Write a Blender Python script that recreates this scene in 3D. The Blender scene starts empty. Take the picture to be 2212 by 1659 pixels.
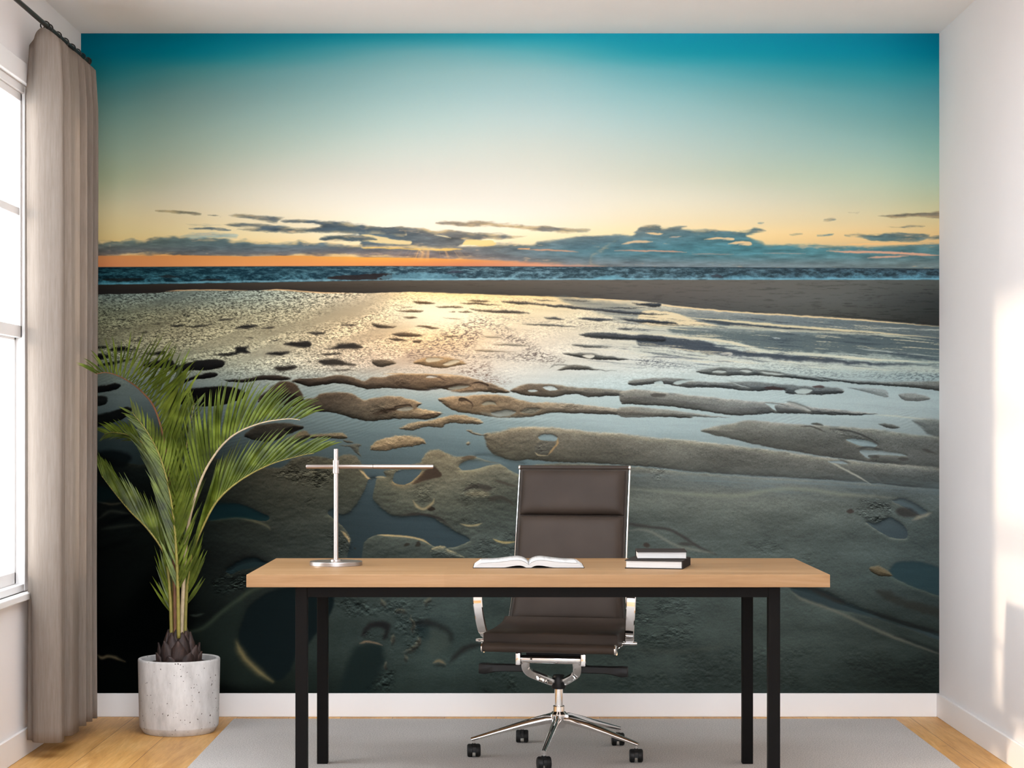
import bpy, bmesh, math, random
import numpy as np
from mathutils import Vector, Matrix

# ------------------------------------------------------------------ camera, sky, sun, exposure
scene = bpy.context.scene
FOCAL = 4136.0                 # focal length in pixels of the 2212 x 1659 frame
EYE = 1.2                      # camera height (m)
VPX, VPY = 1103.0, 926.0       # vanishing point of the room's depth lines in the frame

cam_data = bpy.data.cameras.new('camera')
cam = bpy.data.objects.new('camera', cam_data)
scene.collection.objects.link(cam)
cam.location = (0, 0, EYE)
cam.rotation_euler = (math.pi / 2, 0, 0)
cam_data.sensor_width = 36.0
cam_data.sensor_fit = 'HORIZONTAL'
cam_data.lens = 36.0 * FOCAL / 2212.0
cam_data.shift_x = (1106.0 - VPX) / 2212.0
cam_data.shift_y = (VPY - 829.5) / 2212.0
cam_data.clip_end = 200
scene.camera = cam

world = bpy.data.worlds.new('bright_day')
scene.world = world
world.use_nodes = True
bgn = world.node_tree.nodes['Background']
bgn.inputs['Color'].default_value = (0.91, 0.975, 1.05, 1)
bgn.inputs['Strength'].default_value = 6.7

sun_data = bpy.data.lights.new('low_sun', 'SUN')
sun_data.energy = 2.7
sun_data.angle = math.radians(2.4)
sun_data.color = (1.0, 0.80, 0.62)
sun = bpy.data.objects.new('low_sun', sun_data)
scene.collection.objects.link(sun)
sun.rotation_euler = Vector((1.0, 0.035, -0.207)).to_track_quat('-Z', 'Y').to_euler()
sun.location = (-6, 6, 4)

scene.view_settings.view_transform = 'Standard'
scene.view_settings.look = 'None'
scene.view_settings.gamma = 1.0
scene.view_settings.use_curve_mapping = False
scene.view_settings.exposure = 0.0

# ------------------------------------------------------------------ helpers
COL = scene.collection

def lin(r, g, b):
    def f(c):
        c /= 255.0
        return c / 12.92 if c <= 0.04045 else ((c + 0.055) / 1.055) ** 2.4
    return (f(r), f(g), f(b), 1.0)

def at(px, py, Y):
    return Vector(((px - VPX) * Y / FOCAL, Y, EYE - (py - VPY) * Y / FOCAL))

def tag(o, label=None, cat=None, group=None, kind=None):
    if label: o['label'] = label
    if cat: o['category'] = cat
    if group: o['group'] = group
    if kind: o['kind'] = kind
    return o

def thing(name, label, cat, loc=(0, 0, 0), rz=0.0, group=None):
    o = bpy.data.objects.new(name, None)
    o.empty_display_size = 0.1
    COL.objects.link(o)
    o.location = loc
    o.rotation_euler = (0, 0, rz)
    return tag(o, label, cat, group)

def obj(name, bm, mat, parent=None, smooth=False, angle=None):
    me = bpy.data.meshes.new(name)
    bmesh.ops.recalc_face_normals(bm, faces=bm.faces)
    bm.to_mesh(me)
    bm.free()
    if mat is not None:
        me.materials.append(mat)
    if smooth:
        for p in me.polygons: p.use_smooth = True
        if angle is not None:
            me.set_sharp_from_angle(angle=math.radians(angle))
    o = bpy.data.objects.new(name, me)
    COL.objects.link(o)
    if parent is not None: o.parent = parent
    return o

def struct(name, bm, mat, parent=None, **k):
    o = obj(name, bm, mat, parent, **k)
    if parent is None: o['kind'] = 'structure'
    return o

def box(bm, x0, x1, y0, y1, z0, z1, bev=0.0, seg=2, M=None):
    vs = [bm.verts.new((x, y, z)) for x in (x0, x1) for y in (y0, y1) for z in (z0, z1)]
    q = [(0, 1, 3, 2), (4, 6, 7, 5), (0, 4, 5, 1), (2, 3, 7, 6), (0, 2, 6, 4), (1, 5, 7, 3)]
    fs = [bm.faces.new([vs[i] for i in f]) for f in q]
    if bev > 0:
        es = list({e for f in fs for e in f.edges})
        r = bmesh.ops.bevel(bm, geom=es, offset=bev, segments=seg, profile=0.5, affect='EDGES')
        vs = list({v for f in r['faces'] for v in f.verts} | {v for v in vs if v.is_valid})
    if M is not None:
        bmesh.ops.transform(bm, matrix=M, verts=[v for v in vs if v.is_valid])
    return bm

def lathe(bm, prof, cx=0, cy=0, n=48, cz=0):
    """revolve (r, z) points about the vertical axis; r = 0 ends become a pole"""
    rings = []
    for r, z in prof:
        if r < 1e-6:
            rings.append([bm.verts.new((cx, cy, cz + z))])
        else:
            rings.append([bm.verts.new((cx + r * math.cos(2 * math.pi * k / n), cy + r * math.sin(2 * math.pi * k / n), cz + z)) for k in range(n)])
    for a, b in zip(rings, rings[1:]):
        for k in range(n):
            k2 = (k + 1) % n
            if len(a) == 1 and len(b) == 1: continue
            if len(a) == 1: bm.faces.new((a[0], b[k], b[k2]))
            elif len(b) == 1: bm.faces.new((a[k], b[0], a[k2]))
            else: bm.faces.new((a[k], a[k2], b[k2], b[k]))
    return bm

def circle_prof(r, n=12):
    return [(r * math.cos(2 * math.pi * k / n), r * math.sin(2 * math.pi * k / n)) for k in range(n)]

def rect_prof(w, h, c=0.0):
    w, h = w / 2, h / 2
    if c <= 0: return [(-w, -h), (w, -h), (w, h), (-w, h)]
    return [(-w + c, -h), (w - c, -h), (w, -h + c), (w, h - c), (w - c, h), (-w + c, h), (-w, h - c), (-w, -h + c)]

def sweep(bm, pts, prof, ref=(0, 0, 1), scales=None, cap=True, closed=False):
    """sweep a 2-D profile (u along side vector, v along the other) down a 3-D path"""
    pts = [Vector(p) for p in pts]
    ref = Vector(ref)
    n = len(pts)
    rings = []
    for i, p in enumerate(pts):
        if closed: t = pts[(i + 1) % n] - pts[i - 1]
        else: t = pts[min(i + 1, n - 1)] - pts[max(i - 1, 0)]
        t.normalize()
        side = t.cross(ref)
        if side.length < 1e-5: side = t.cross(Vector((0.3, 1, 0.1)))
        side.normalize()
        up = side.cross(t).normalized()
        s = scales[i] if scales else 1.0
        su, sv = (s if isinstance(s, tuple) else (s, s))
        rings.append([bm.verts.new(p + side * u * su + up * v * sv) for u, v in prof])
    m = len(prof)
    for i in range(n if closed else n - 1):
        a, b = rings[i], rings[(i + 1) % n]
        for k in range(m):
            bm.faces.new((a[k], a[(k + 1) % m], b[(k + 1) % m], b[k]))
    if cap and not closed:
        bm.faces.new(rings[0][::-1])
        bm.faces.new(rings[-1])
    return bm

def spline(pts, n=8, closed=False):
    """Catmull-Rom through the points (tuples of any length)"""
    P = [np.array(p, float) for p in pts]
    m = len(P)
    out = []
    rng = range(m) if closed else range(m - 1)
    for i in rng:
        p0 = P[(i - 1) % m] if closed or i > 0 else 2 * P[0] - P[1]
        p1 = P[i]; p2 = P[(i + 1) % m]
        p3 = P[(i + 2) % m] if closed or i + 2 < m else 2 * P[-1] - P[-2]
        for k in range(n):
            t = k / n
            out.append(0.5 * ((2 * p1) + (-p0 + p2) * t + (2 * p0 - 5 * p1 + 4 * p2 - p3) * t * t + (-p0 + 3 * p1 - 3 * p2 + p3) * t ** 3))
    if not closed: out.append(P[-1])
    return out

# ------------------------------------------------------------------ materials
def new_mat(name):
    m = bpy.data.materials.new(name)
    m.use_nodes = True
    nt = m.node_tree
    return m, nt, nt.nodes['Principled BSDF']

def N(nt, kind, **kw):
    n = nt.nodes.new(kind)
    for k, v in kw.items():
        if k in n.inputs: n.inputs[k].default_value = v
        else: setattr(n, k, v)
    return n

def coords(nt, scale=(1, 1, 1), rot=(0, 0, 0), loc=(0, 0, 0)):
    tc = N(nt, 'ShaderNodeTexCoord')
    mp = N(nt, 'ShaderNodeMapping')
    mp.inputs['Scale'].default_value = scale
    mp.inputs['Rotation'].default_value = rot
    mp.inputs['Location'].default_value = loc
    nt.links.new(tc.outputs['Object'], mp.inputs['Vector'])
    return mp.outputs['Vector']

def ramp(nt, fac, stops):
    r = N(nt, 'ShaderNodeValToRGB')
    el = r.color_ramp.elements
    while len(el) < len(stops): el.new(0.5)
    for e, (p, c) in zip(el, stops):
        e.position = p; e.color = c
    nt.links.new(fac, r.inputs['Fac'])
    return r.outputs['Color']

def mix(nt, a, b, fac, mode='MIX'):
    n = N(nt, 'ShaderNodeMix', data_type='RGBA', blend_type=mode)
    for sock, v in ((6, a), (7, b), (0, fac)):
        if hasattr(v, 'is_output'): nt.links.new(v, n.inputs[sock])
        else: n.inputs[sock].default_value = v
    return n.outputs[2]

def bump(nt, bsdf, height, strength=0.3, dist=0.01):
    b = N(nt, 'ShaderNodeBump')
    b.inputs['Strength'].default_value = strength
    b.inputs['Distance'].default_value = dist
    nt.links.new(height, b.inputs['Height'])
    nt.links.new(b.outputs['Normal'], bsdf.inputs['Normal'])

def plain(name, col, rough=0.6, metal=0.0, spec=0.5, var=0.04, scale=8.0, bmp=0.0, coat=0.0):
    """paint / metal / plastic with a slight procedural mottling"""
    m, nt, b = new_mat(name)
    nz = N(nt, 'ShaderNodeTexNoise', Scale=scale, Detail=5.0, Roughness=0.6)
    nt.links.new(coords(nt), nz.inputs['Vector'])
    lo = tuple(c * (1 - var) for c in col[:3]) + (1,)
    hi = tuple(min(1, c * (1 + var)) for c in col[:3]) + (1,)
    nt.links.new(ramp(nt, nz.outputs['Fac'], [(0.3, lo), (0.7, hi)]), b.inputs['Base Color'])
    b.inputs['Roughness'].default_value = rough
    b.inputs['Metallic'].default_value = metal
    b.inputs['Specular IOR Level'].default_value = spec
    b.inputs['Coat Weight'].default_value = coat
    if bmp > 0:
        bump(nt, b, nz.outputs['Fac'], bmp, 0.002)
    return m

def mat_floor():
    m, nt, b = new_mat('oak_floor')
    br = N(nt, 'ShaderNodeTexBrick', offset=0.37, offset_frequency=2)
    br.inputs['Scale'].default_value = 1.0
    br.inputs['Brick Width'].default_value = 1.9
    br.inputs['Row Height'].default_value = 0.215
    br.inputs['Mortar Size'].default_value = 0.0012
    br.inputs['Mortar Smooth'].default_value = 0.3
    br.inputs['Color1'].default_value = (0.15, 0.15, 0.15, 1)
    br.inputs['Color2'].default_value = (0.95, 0.95, 0.95, 1)
    br.inputs['Mortar'].default_value = (0.5, 0.5, 0.5, 1)
    nt.links.new(coords(nt, rot=(0, 0, math.pi / 2), loc=(0.35, 0.06, 0)), br.inputs['Vector'])
    gr = N(nt, 'ShaderNodeTexNoise', Scale=1.0, Detail=8.0, Roughness=0.62, Distortion=1.2)
    nt.links.new(coords(nt, scale=(14, 1.6, 1)), gr.inputs['Vector'])
    fine = N(nt, 'ShaderNodeTexNoise', Scale=1.0, Detail=6.0, Roughness=0.7)
    nt.links.new(coords(nt, scale=(120, 7, 1)), fine.inputs['Vector'])
    base = ramp(nt, gr.outputs['Fac'], [(0.25, lin(186, 134, 70)), (0.5, lin(216, 164, 96)), (0.72, lin(230, 186, 122))])
    c = mix(nt, base, ramp(nt, br.outputs['Color'], [(0.0, (0.72, 0.67, 0.62, 1)), (1.0, (1.0, 0.99, 0.97, 1))]), 1.0, 'MULTIPLY')
    c = mix(nt, c, ramp(nt, fine.outputs['Fac'], [(0.35, (0.62, 0.58, 0.52, 1)), (0.6, (1, 1, 1, 1))]), 0.45, 'MULTIPLY')
    kn = N(nt, 'ShaderNodeTexNoise', Scale=1.0, Detail=2.0)
    nt.links.new(coords(nt, scale=(9, 4.5, 1)), kn.inputs['Vector'])
    c = mix(nt, c, ramp(nt, kn.outputs['Fac'], [(0.70, (1, 1, 1, 1)), (0.78, (0.45, 0.36, 0.28, 1))]), 0.6, 'MULTIPLY')
    c = mix(nt, c, lin(92, 62, 30), br.outputs['Fac'])
    nt.links.new(c, b.inputs['Base Color'])
    b.inputs['Roughness'].default_value = 0.45
    b.inputs['Specular IOR Level'].default_value = 0.35
    bump(nt, b, fine.outputs['Fac'], 0.08, 0.002)
    return m

def mat_desk_wood():
    m, nt, b = new_mat('light_oak_worktop')
    st = N(nt, 'ShaderNodeTexBrick', offset=0.43, offset_frequency=2)
    st.inputs['Scale'].default_value = 1.0
    st.inputs['Brick Width'].default_value = 2.6
    st.inputs['Row Height'].default_value = 0.13
    st.inputs['Mortar Size'].default_value = 0.0
    st.inputs['Color1'].default_value = (0.80, 0.77, 0.72, 1)
    st.inputs['Color2'].default_value = (1, 1, 1, 1)
    nt.links.new(coords(nt, loc=(0.3, 0.02, 0)), st.inputs['Vector'])
    g = N(nt, 'ShaderNodeTexNoise', Scale=1.0, Detail=7.0, Roughness=0.6, Distortion=0.8)
    nt.links.new(coords(nt, scale=(1.5, 14, 26)), g.inputs['Vector'])
    f = N(nt, 'ShaderNodeTexNoise', Scale=1.0, Detail=5.0, Roughness=0.7)
    nt.links.new(coords(nt, scale=(9, 130, 200)), f.inputs['Vector'])
    c = ramp(nt, g.outputs['Fac'], [(0.28, lin(134, 100, 64)), (0.52, lin(150, 116, 80)), (0.75, lin(160, 128, 94))])
    c = mix(nt, c, st.outputs['Color'], 0.55, 'MULTIPLY')
    c = mix(nt, c, ramp(nt, f.outputs['Fac'], [(0.35, (0.82, 0.79, 0.74, 1)), (0.6, (1, 1, 1, 1))]), 0.4, 'MULTIPLY')
    nt.links.new(c, b.inputs['Base Color'])
    b.inputs['Roughness'].default_value = 0.5
    b.inputs['Specular IOR Level'].default_value = 0.3
    return m

def mat_concrete():
    m, nt, b = new_mat('pitted_concrete')
    big = N(nt, 'ShaderNodeTexNoise', Scale=1.0, Detail=6.0, Roughness=0.65)
    nt.links.new(coords(nt, scale=(16, 16, 5)), big.inputs['Vector'])
    c = ramp(nt, big.outputs['Fac'], [(0.3, lin(166, 161, 158)), (0.5, lin(194, 190, 187)), (0.68, lin(212, 208, 205))])
    vo = N(nt, 'ShaderNodeTexVoronoi', Scale=120.0, feature='F1')
    wn = N(nt, 'ShaderNodeTexNoise', Scale=30.0, Detail=3.0)
    nt.links.new(coords(nt), wn.inputs['Vector'])
    wv = N(nt, 'ShaderNodeMixRGB')
    wv.inputs[0].default_value = 0.02
    nt.links.new(coords(nt), wv.inputs[1]); nt.links.new(wn.outputs['Color'], wv.inputs[2])
    nt.links.new(wv.outputs[0], vo.inputs['Vector'])
    sep = N(nt, 'ShaderNodeSeparateColor')
    nt.links.new(vo.outputs['Color'], sep.inputs['Color'])
    # pit radius differs from cell to cell; most cells have none
    th = N(nt, 'ShaderNodeMapRange')
    th.inputs['From Min'].default_value = 0.80; th.inputs['From Max'].default_value = 1.0
    th.inputs['To Min'].default_value = 0.0; th.inputs['To Max'].default_value = 0.34
    nt.links.new(sep.outputs['Red'], th.inputs['Value'])
    lt = N(nt, 'ShaderNodeMath', operation='LESS_THAN')
    nt.links.new(vo.outputs['Distance'], lt.inputs[0]); nt.links.new(th.outputs[0], lt.inputs[1])
    c = mix(nt, c, lin(96, 88, 82), lt.outputs[0])
    nt.links.new(c, b.inputs['Base Color'])
    b.inputs['Roughness'].default_value = 0.85
    b.inputs['Specular IOR Level'].default_value = 0.2
    inv = N(nt, 'ShaderNodeMath', operation='SUBTRACT'); inv.inputs[0].default_value = 1.0
    nt.links.new(lt.outputs[0], inv.inputs[1])
    bump(nt, b, inv.outputs[0], 0.4, 0.003)
    return m

def mat_rug():
    m, nt, b = new_mat('grey_woven_rug')
    w1 = N(nt, 'ShaderNodeTexNoise', Scale=1.0, Detail=3.0, Roughness=0.8)
    nt.links.new(coords(nt, scale=(210, 130, 1)), w1.inputs['Vector'])
    w2 = N(nt, 'ShaderNodeTexNoise', Scale=3.0, Detail=3.0)
    nt.links.new(coords(nt), w2.inputs['Vector'])
    c = ramp(nt, w1.outputs['Fac'], [(0.3, lin(150, 143, 138)), (0.52, lin(190, 184, 179)), (0.75, lin(220, 214, 208))])
    c = mix(nt, c, ramp(nt, w2.outputs['Fac'], [(0.3, (0.93, 0.93, 0.93, 1)), (0.7, (1, 1, 1, 1))]), 1.0, 'MULTIPLY')
    nt.links.new(c, b.inputs['Base Color'])
    b.inputs['Roughness'].default_value = 1.0
    b.inputs['Specular IOR Level'].default_value = 0.05
    bump(nt, b, w1.outputs['Fac'], 0.5, 0.003)
    return m

def mat_curtain():
    m = bpy.data.materials.new('sheer_taupe_linen')
    m.use_nodes = True
    nt = m.node_tree
    for n in list(nt.nodes): nt.nodes.remove(n)
    out = N(nt, 'ShaderNodeOutputMaterial')
    nz = N(nt, 'ShaderNodeTexNoise', Scale=1.0, Detail=5.0, Roughness=0.7)
    nt.links.new(coords(nt, scale=(160, 160, 9)), nz.inputs['Vector'])
    c = ramp(nt, nz.outputs['Fac'], [(0.3, lin(156, 143, 132)), (0.7, lin(174, 162, 152))])
    d = N(nt, 'ShaderNodeBsdfDiffuse'); t = N(nt, 'ShaderNodeBsdfTranslucent'); tr = N(nt, 'ShaderNodeBsdfTransparent')
    nt.links.new(c, d.inputs['Color']); nt.links.new(c, t.inputs['Color'])
    tr.inputs['Color'].default_value = (0.95, 0.88, 0.8, 1)
    m1 = N(nt, 'ShaderNodeMixShader'); m1.inputs[0].default_value = 0.55
    nt.links.new(d.outputs[0], m1.inputs[1]); nt.links.new(t.outputs[0], m1.inputs[2])
    m2 = N(nt, 'ShaderNodeMixShader'); m2.inputs[0].default_value = 0.10
    nt.links.new(m1.outputs[0], m2.inputs[1]); nt.links.new(tr.outputs[0], m2.inputs[2])
    nt.links.new(m2.outputs[0], out.inputs['Surface'])
    return m

def mat_glass():
    m = bpy.data.materials.new('window_glass')
    m.use_nodes = True
    nt = m.node_tree
    for n in list(nt.nodes): nt.nodes.remove(n)
    out = N(nt, 'ShaderNodeOutputMaterial')
    tr = N(nt, 'ShaderNodeBsdfTransparent'); gl = N(nt, 'ShaderNodeBsdfGlossy')
    tr.inputs['Color'].default_value = (0.97, 0.98, 0.98, 1)
    gl.inputs['Roughness'].default_value = 0.02
    mx = N(nt, 'ShaderNodeMixShader')
    mx.inputs[0].default_value = 0.05
    nt.links.new(tr.outputs[0], mx.inputs[1]); nt.links.new(gl.outputs[0], mx.inputs[2])
    nt.links.new(mx.outputs[0], out.inputs['Surface'])
    return m

def mat_leaf():
    m, nt, b = new_mat('palm_green')
    nz = N(nt, 'ShaderNodeTexNoise', Scale=14.0, Detail=4.0)
    nt.links.new(coords(nt), nz.inputs['Vector'])
    c = ramp(nt, nz.outputs['Fac'], [(0.28, lin(38, 48, 11)), (0.5, lin(72, 85, 21)), (0.75, lin(112, 127, 46))])
    nt.links.new(c, b.inputs['Base Color'])
    b.inputs['Roughness'].default_value = 0.38
    b.inputs['Specular IOR Level'].default_value = 0.32
    return m

def mat_husk():
    m, nt, b = new_mat('brown_palm_husk')
    nz = N(nt, 'ShaderNodeTexNoise', Scale=1.0, Detail=6.0, Roughness=0.7)
    nt.links.new(coords(nt, scale=(60, 60, 16)), nz.inputs['Vector'])
    nt.links.new(ramp(nt, nz.outputs['Fac'], [(0.3, lin(24, 15, 12)), (0.55, lin(50, 32, 26)), (0.78, lin(92, 66, 54))]), b.inputs['Base Color'])
    b.inputs['Roughness'].default_value = 0.6
    bump(nt, b, nz.outputs['Fac'], 0.6, 0.006)
    return m

def mat_soil():
    m, nt, b = new_mat('dark_potting_soil')
    nz = N(nt, 'ShaderNodeTexNoise', Scale=90.0, Detail=5.0, Roughness=0.8)
    nt.links.new(coords(nt), nz.inputs['Vector'])
    nt.links.new(ramp(nt, nz.outputs['Fac'], [(0.35, lin(22, 18, 16)), (0.7, lin(66, 56, 50))]), b.inputs['Base Color'])
    b.inputs['Roughness'].default_value = 1.0
    bump(nt, b, nz.outputs['Fac'], 1.0, 0.01)
    return m

def mat_leather():
    m, nt, b = new_mat('dark_brown_leather')
    vo = N(nt, 'ShaderNodeTexVoronoi', Scale=420.0)
    nt.links.new(coords(nt), vo.inputs['Vector'])
    nz = N(nt, 'ShaderNodeTexNoise', Scale=6.0, Detail=4.0)
    nt.links.new(coords(nt), nz.inputs['Vector'])
    nt.links.new(ramp(nt, nz.outputs['Fac'], [(0.3, lin(51, 42, 36)), (0.7, lin(61, 51, 44))]), b.inputs['Base Color'])
    b.inputs['Roughness'].default_value = 0.55
    b.inputs['Specular IOR Level'].default_value = 0.18
    bump(nt, b, vo.outputs['Distance'], 0.08, 0.001)
    return m

def mat_pages():
    m, nt, b = new_mat('white_page_edges')
    nz = N(nt, 'ShaderNodeTexNoise', Scale=1.0, Detail=3.0)
    nt.links.new(coords(nt, scale=(2, 2, 900)), nz.inputs['Vector'])
    nt.links.new(ramp(nt, nz.outputs['Fac'], [(0.3, lin(172, 170, 168)), (0.6, lin(200, 198, 196))]), b.inputs['Base Color'])
    b.inputs['Roughness'].default_value = 0.8
    b.inputs['Specular IOR Level'].default_value = 0.1
    return m

M_WALL = plain('white_wall_paint', lin(223, 218, 216), 0.9, spec=0.1, var=0.012, scale=2.5)
M_CEIL = plain('white_ceiling_paint', lin(235, 230, 228), 0.95, spec=0.1, var=0.01, scale=2.0)
M_TRIM = plain('white_trim_paint', lin(226, 221, 218), 0.55, spec=0.3, var=0.01, scale=3.0)
M_WIN = plain('white_window_paint', lin(226, 223, 221), 0.5, spec=0.3, var=0.01, scale=3.0)
M_FLOOR = mat_floor()
M_DESK = mat_desk_wood()
M_CONC = mat_concrete()
M_RUG = mat_rug()
M_CURT = mat_curtain()
M_GLASS = mat_glass()
M_LEAF = mat_leaf()
M_HUSK = mat_husk()
M_SOIL = mat_soil()
M_LEATHER = mat_leather()
M_PAGES = mat_pages()
M_STEM = plain('yellow_green_stem', lin(138, 128, 62), 0.5, var=0.25, scale=30)
M_STEMR = plain('reddish_stem', lin(112, 74, 50), 0.5, var=0.25, scale=30)
M_STEMP = plain('pale_dry_stem', lin(176, 158, 128), 0.6, var=0.2, scale=40)
M_FRAME = plain('black_steel', lin(12, 10, 9), 0.6, spec=0.08, var=0.12, scale=160, bmp=0.05)
M_ROD = plain('black_curtain_rod', lin(36, 31, 28), 0.4, metal=0.6, var=0.05)
M_CHROME = plain('polished_chrome', (0.86, 0.85, 0.84, 1), 0.06, metal=1.0, var=0.02)
M_NICKEL = plain('brushed_nickel', (0.52, 0.475, 0.45, 1), 0.30, metal=1.0, var=0.03)
M_BRONZE = plain('dark_brushed_nickel', (0.36, 0.31, 0.285, 1), 0.30, metal=1.0, var=0.03)
M_SATIN = plain('satin_steel', (0.44, 0.41, 0.395, 1), 0.34, metal=1.0, var=0.03)
M_BLACK = plain('black_plastic', lin(16, 15, 15), 0.5, spec=0.3, var=0.1)
M_COVER = plain('charcoal_book_cover', lin(50, 46, 44), 0.75, spec=0.04, var=0.05)
M_ROOM_DARK = plain('dark_gasket', lin(120, 116, 112), 0.6, var=0.05)
# ------------------------------------------------------------------ the room
XL, XR, YB, ZC = -1.79, 1.786, 7.98, 2.847     # left / right wall faces, back wall face, ceiling
YF = -0.4                                      # the room runs back past the camera
T = 0.16
b = bmesh.new(); box(b, XL - T, XR + T, YF, YB + T, -0.12, 0.0); struct('floor', b, M_FLOOR)
b = bmesh.new()                                # ceiling with an added opening, out of view, that lets in sky light
SX0, SX1, SY0, SY1 = -1.40, 1.10, 3.5, 5.9
box(b, XL - T, XR + T, SY1, YB + T, ZC, ZC + 0.12)
box(b, XL - T, XR + T, YF, SY0, ZC, ZC + 0.12)
box(b, XL - T, SX0, SY0, SY1, ZC, ZC + 0.12)
box(b, SX1, XR + T, SY0, SY1, ZC, ZC + 0.12)
struct('ceiling', b, M_CEIL)
b = bmesh.new(); box(b, XL, XR, YB, YB + T, 0, ZC); struct('wall_back', b, M_WALL)
b = bmesh.new(); box(b, XR, XR + T, YF, YB + T, 0, ZC); struct('wall_right', b, M_WALL)
WY0, WY1, WM0, WM1 = 5.90, 7.44, 7.06, 7.13    # window opening along the wall and its mullion
WZ0, WZ1 = 0.60, 2.464
TL = 0.10
b = bmesh.new()
box(b, XL - TL, XL, YF, WY0, 0, ZC)
box(b, XL - TL, XL, WY1, YB + T, 0, ZC)
box(b, XL - TL, XL, WY0, WY1, 0, WZ0)
box(b, XL - TL, XL, WY0, WY1, WZ1, ZC)
struct('wall_left', b, M_WALL)

BH = 0.098
def skirting(name, x0, x1, y0, y1):
    b = bmesh.new(); box(b, x0, x1, y0, y1, 0.0, BH, 0.002, 1); struct(name, b, M_TRIM)
skirting('baseboard_back', XL + 0.012, XR - 0.012, YB - 0.012, YB)
skirting('baseboard_left', XL, XL + 0.012, YF, YB)
skirting('baseboard_right', XR - 0.012, XR, YF, YB)

# window: two double-hung units beside each other in one opening
win = bpy.data.objects.new('window_1', None); COL.objects.link(win); win['kind'] = 'structure'
win.location = (XL, WY0, WZ0)
def W(x0, x1, y0, y1, z0, z1): return (x0 - XL, x1 - XL, y0 - WY0, y1 - WY0, z0 - WZ0, z1 - WZ0)
b = bmesh.new()
c = 0.075
box(b, *W(XL, XL + 0.016, WY0 - c, WY0, WZ0, WZ1 + c), 0.003)
box(b, *W(XL, XL + 0.016, WY1, WY1 + c, WZ0, WZ1 + c), 0.003)
box(b, *W(XL, XL + 0.018, WY0 - c, WY1 + c, WZ1, WZ1 + c), 0.003)
obj('casing', b, M_WIN, win)
b = bmesh.new(); box(b, *W(XL - 0.098, XL + 0.03, WY0 - c, WY1 + c, WZ0 - 0.026, WZ0), 0.004); obj('sill', b, M_WIN, win)
b = bmesh.new()
box(b, *W(XL - 0.046, XL - 0.001, WM0, WM1, WZ0, WZ1), 0.003)
box(b, *W(XL - 0.060, XL - 0.001, WY0, WY0 + 0.03, WZ0, WZ1), 0.003)
box(b, *W(XL - 0.060, XL - 0.001, WY1 - 0.03, WY1, WZ0, WZ1), 0.003)
box(b, *W(XL - 0.060, XL - 0.003, WY0, WY1, WZ1 - 0.03, WZ1), 0.003)
box(b, *W(XL - 0.090, XL - 0.004, WY0, WY1, WZ0, WZ0 + 0.028), 0.003)
obj('window_frame', b, M_WIN, win)
def sash(y0, y1, z0, z1, xp, xr, bar, r):
    """one sliding sash: stiles and rails around its pane"""
    b = bmesh.new()
    box(b, *W(xp, xr, y0, y0 + 0.03, z0, z1), 0.003)
    box(b, *W(xp, xr, y1 - 0.02, y1, z0, z1), 0.003)
    box(b, *W(xp, xr, y0, y1, z1 - r, z1), 0.003)
    box(b, *W(xp, xr, y0, y1, z0, z0 + 0.045), 0.003)
    if bar:
        zm = 1.998
        box(b, *W(xp, xp + 0.018, y0, y1, zm - 0.015, zm + 0.015), 0.003)
    s = obj('sash', b, M_WIN, win)
    g = bmesh.new(); box(g, *W(xp + 0.006, xp + 0.010, y0 + 0.01, y1 - 0.01, z0 + 0.01, z1 - 0.01)); obj('pane', g, M_GLASS, s)
for y0, y1 in ((WY0 + 0.03, WM0), (WM1, WY1 - 0.03)):
    sash(y0, y1, 1.535, WZ1 - 0.03, XL - 0.034, XL - 0.012, True, 0.03)
    sash(y0, y1, WZ0 + 0.028, 1.575, XL - 0.047, XL - 0.034, False, 0.05)
# ------------------------------------------------------------------ the printed mural: a beach at sunset,
# drawn here with noise, colour grids and hand-laid outlines (all in the frame's pixel units)
MX0, MY0, MW, MH = 174, 70, 1857, 1428
# sheets the outlines were drawn on: origin x, origin y, magnification
SHEET = {'A': (200, 420, 3.568), 'B': (800, 420, 3.568), 'C': (1400, 420, 3.456), 'D': (200, 620, 3.568), 'E': (800, 620, 3.568),
         'F': (1400, 620, 3.456), 'G': (480, 1000, 3.19), 'H': (1340, 1000, 3.16), 'I': (740, 1000, 5.821), 'J': (1350, 900, 3.229),
         'K': (450, 820, 3.301), 'L': (680, 1280, 5.821), 'M': (200, 1240, 4.809), 'P': (0, 0, 1.0)}

class Noise:
    def __init__(self, seed):
        self.t = np.random.default_rng(seed).random((256, 256)).astype(np.float32)
    def v(self, x, y):
        xi = np.floor(x); yi = np.floor(y)
        fx = (x - xi).astype(np.float32); fy = (y - yi).astype(np.float32)
        fx = fx * fx * (3 - 2 * fx); fy = fy * fy * (3 - 2 * fy)
        a = xi.astype(np.int32) & 255; b = yi.astype(np.int32) & 255
        a1 = (a + 1) & 255; b1 = (b + 1) & 255
        t = self.t
        return (t[b, a] * (1 - fx) + t[b, a1] * fx) * (1 - fy) + (t[b1, a] * (1 - fx) + t[b1, a1] * fx) * fy
    def fbm(self, x, y, o=4, g=0.5):
        s = 0; a = 1.0; tot = 0
        for k in range(o):
            s = s + a * self.v(x * 2 ** k + 17.3 * k, y * 2 ** k + 9.1 * k); tot += a; a *= g
        return s / tot - 0.5

def sstep(a, b, x):
    t = np.clip((x - a) / (b - a), 0, 1)
    return t * t * (3 - 2 * t)

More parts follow.
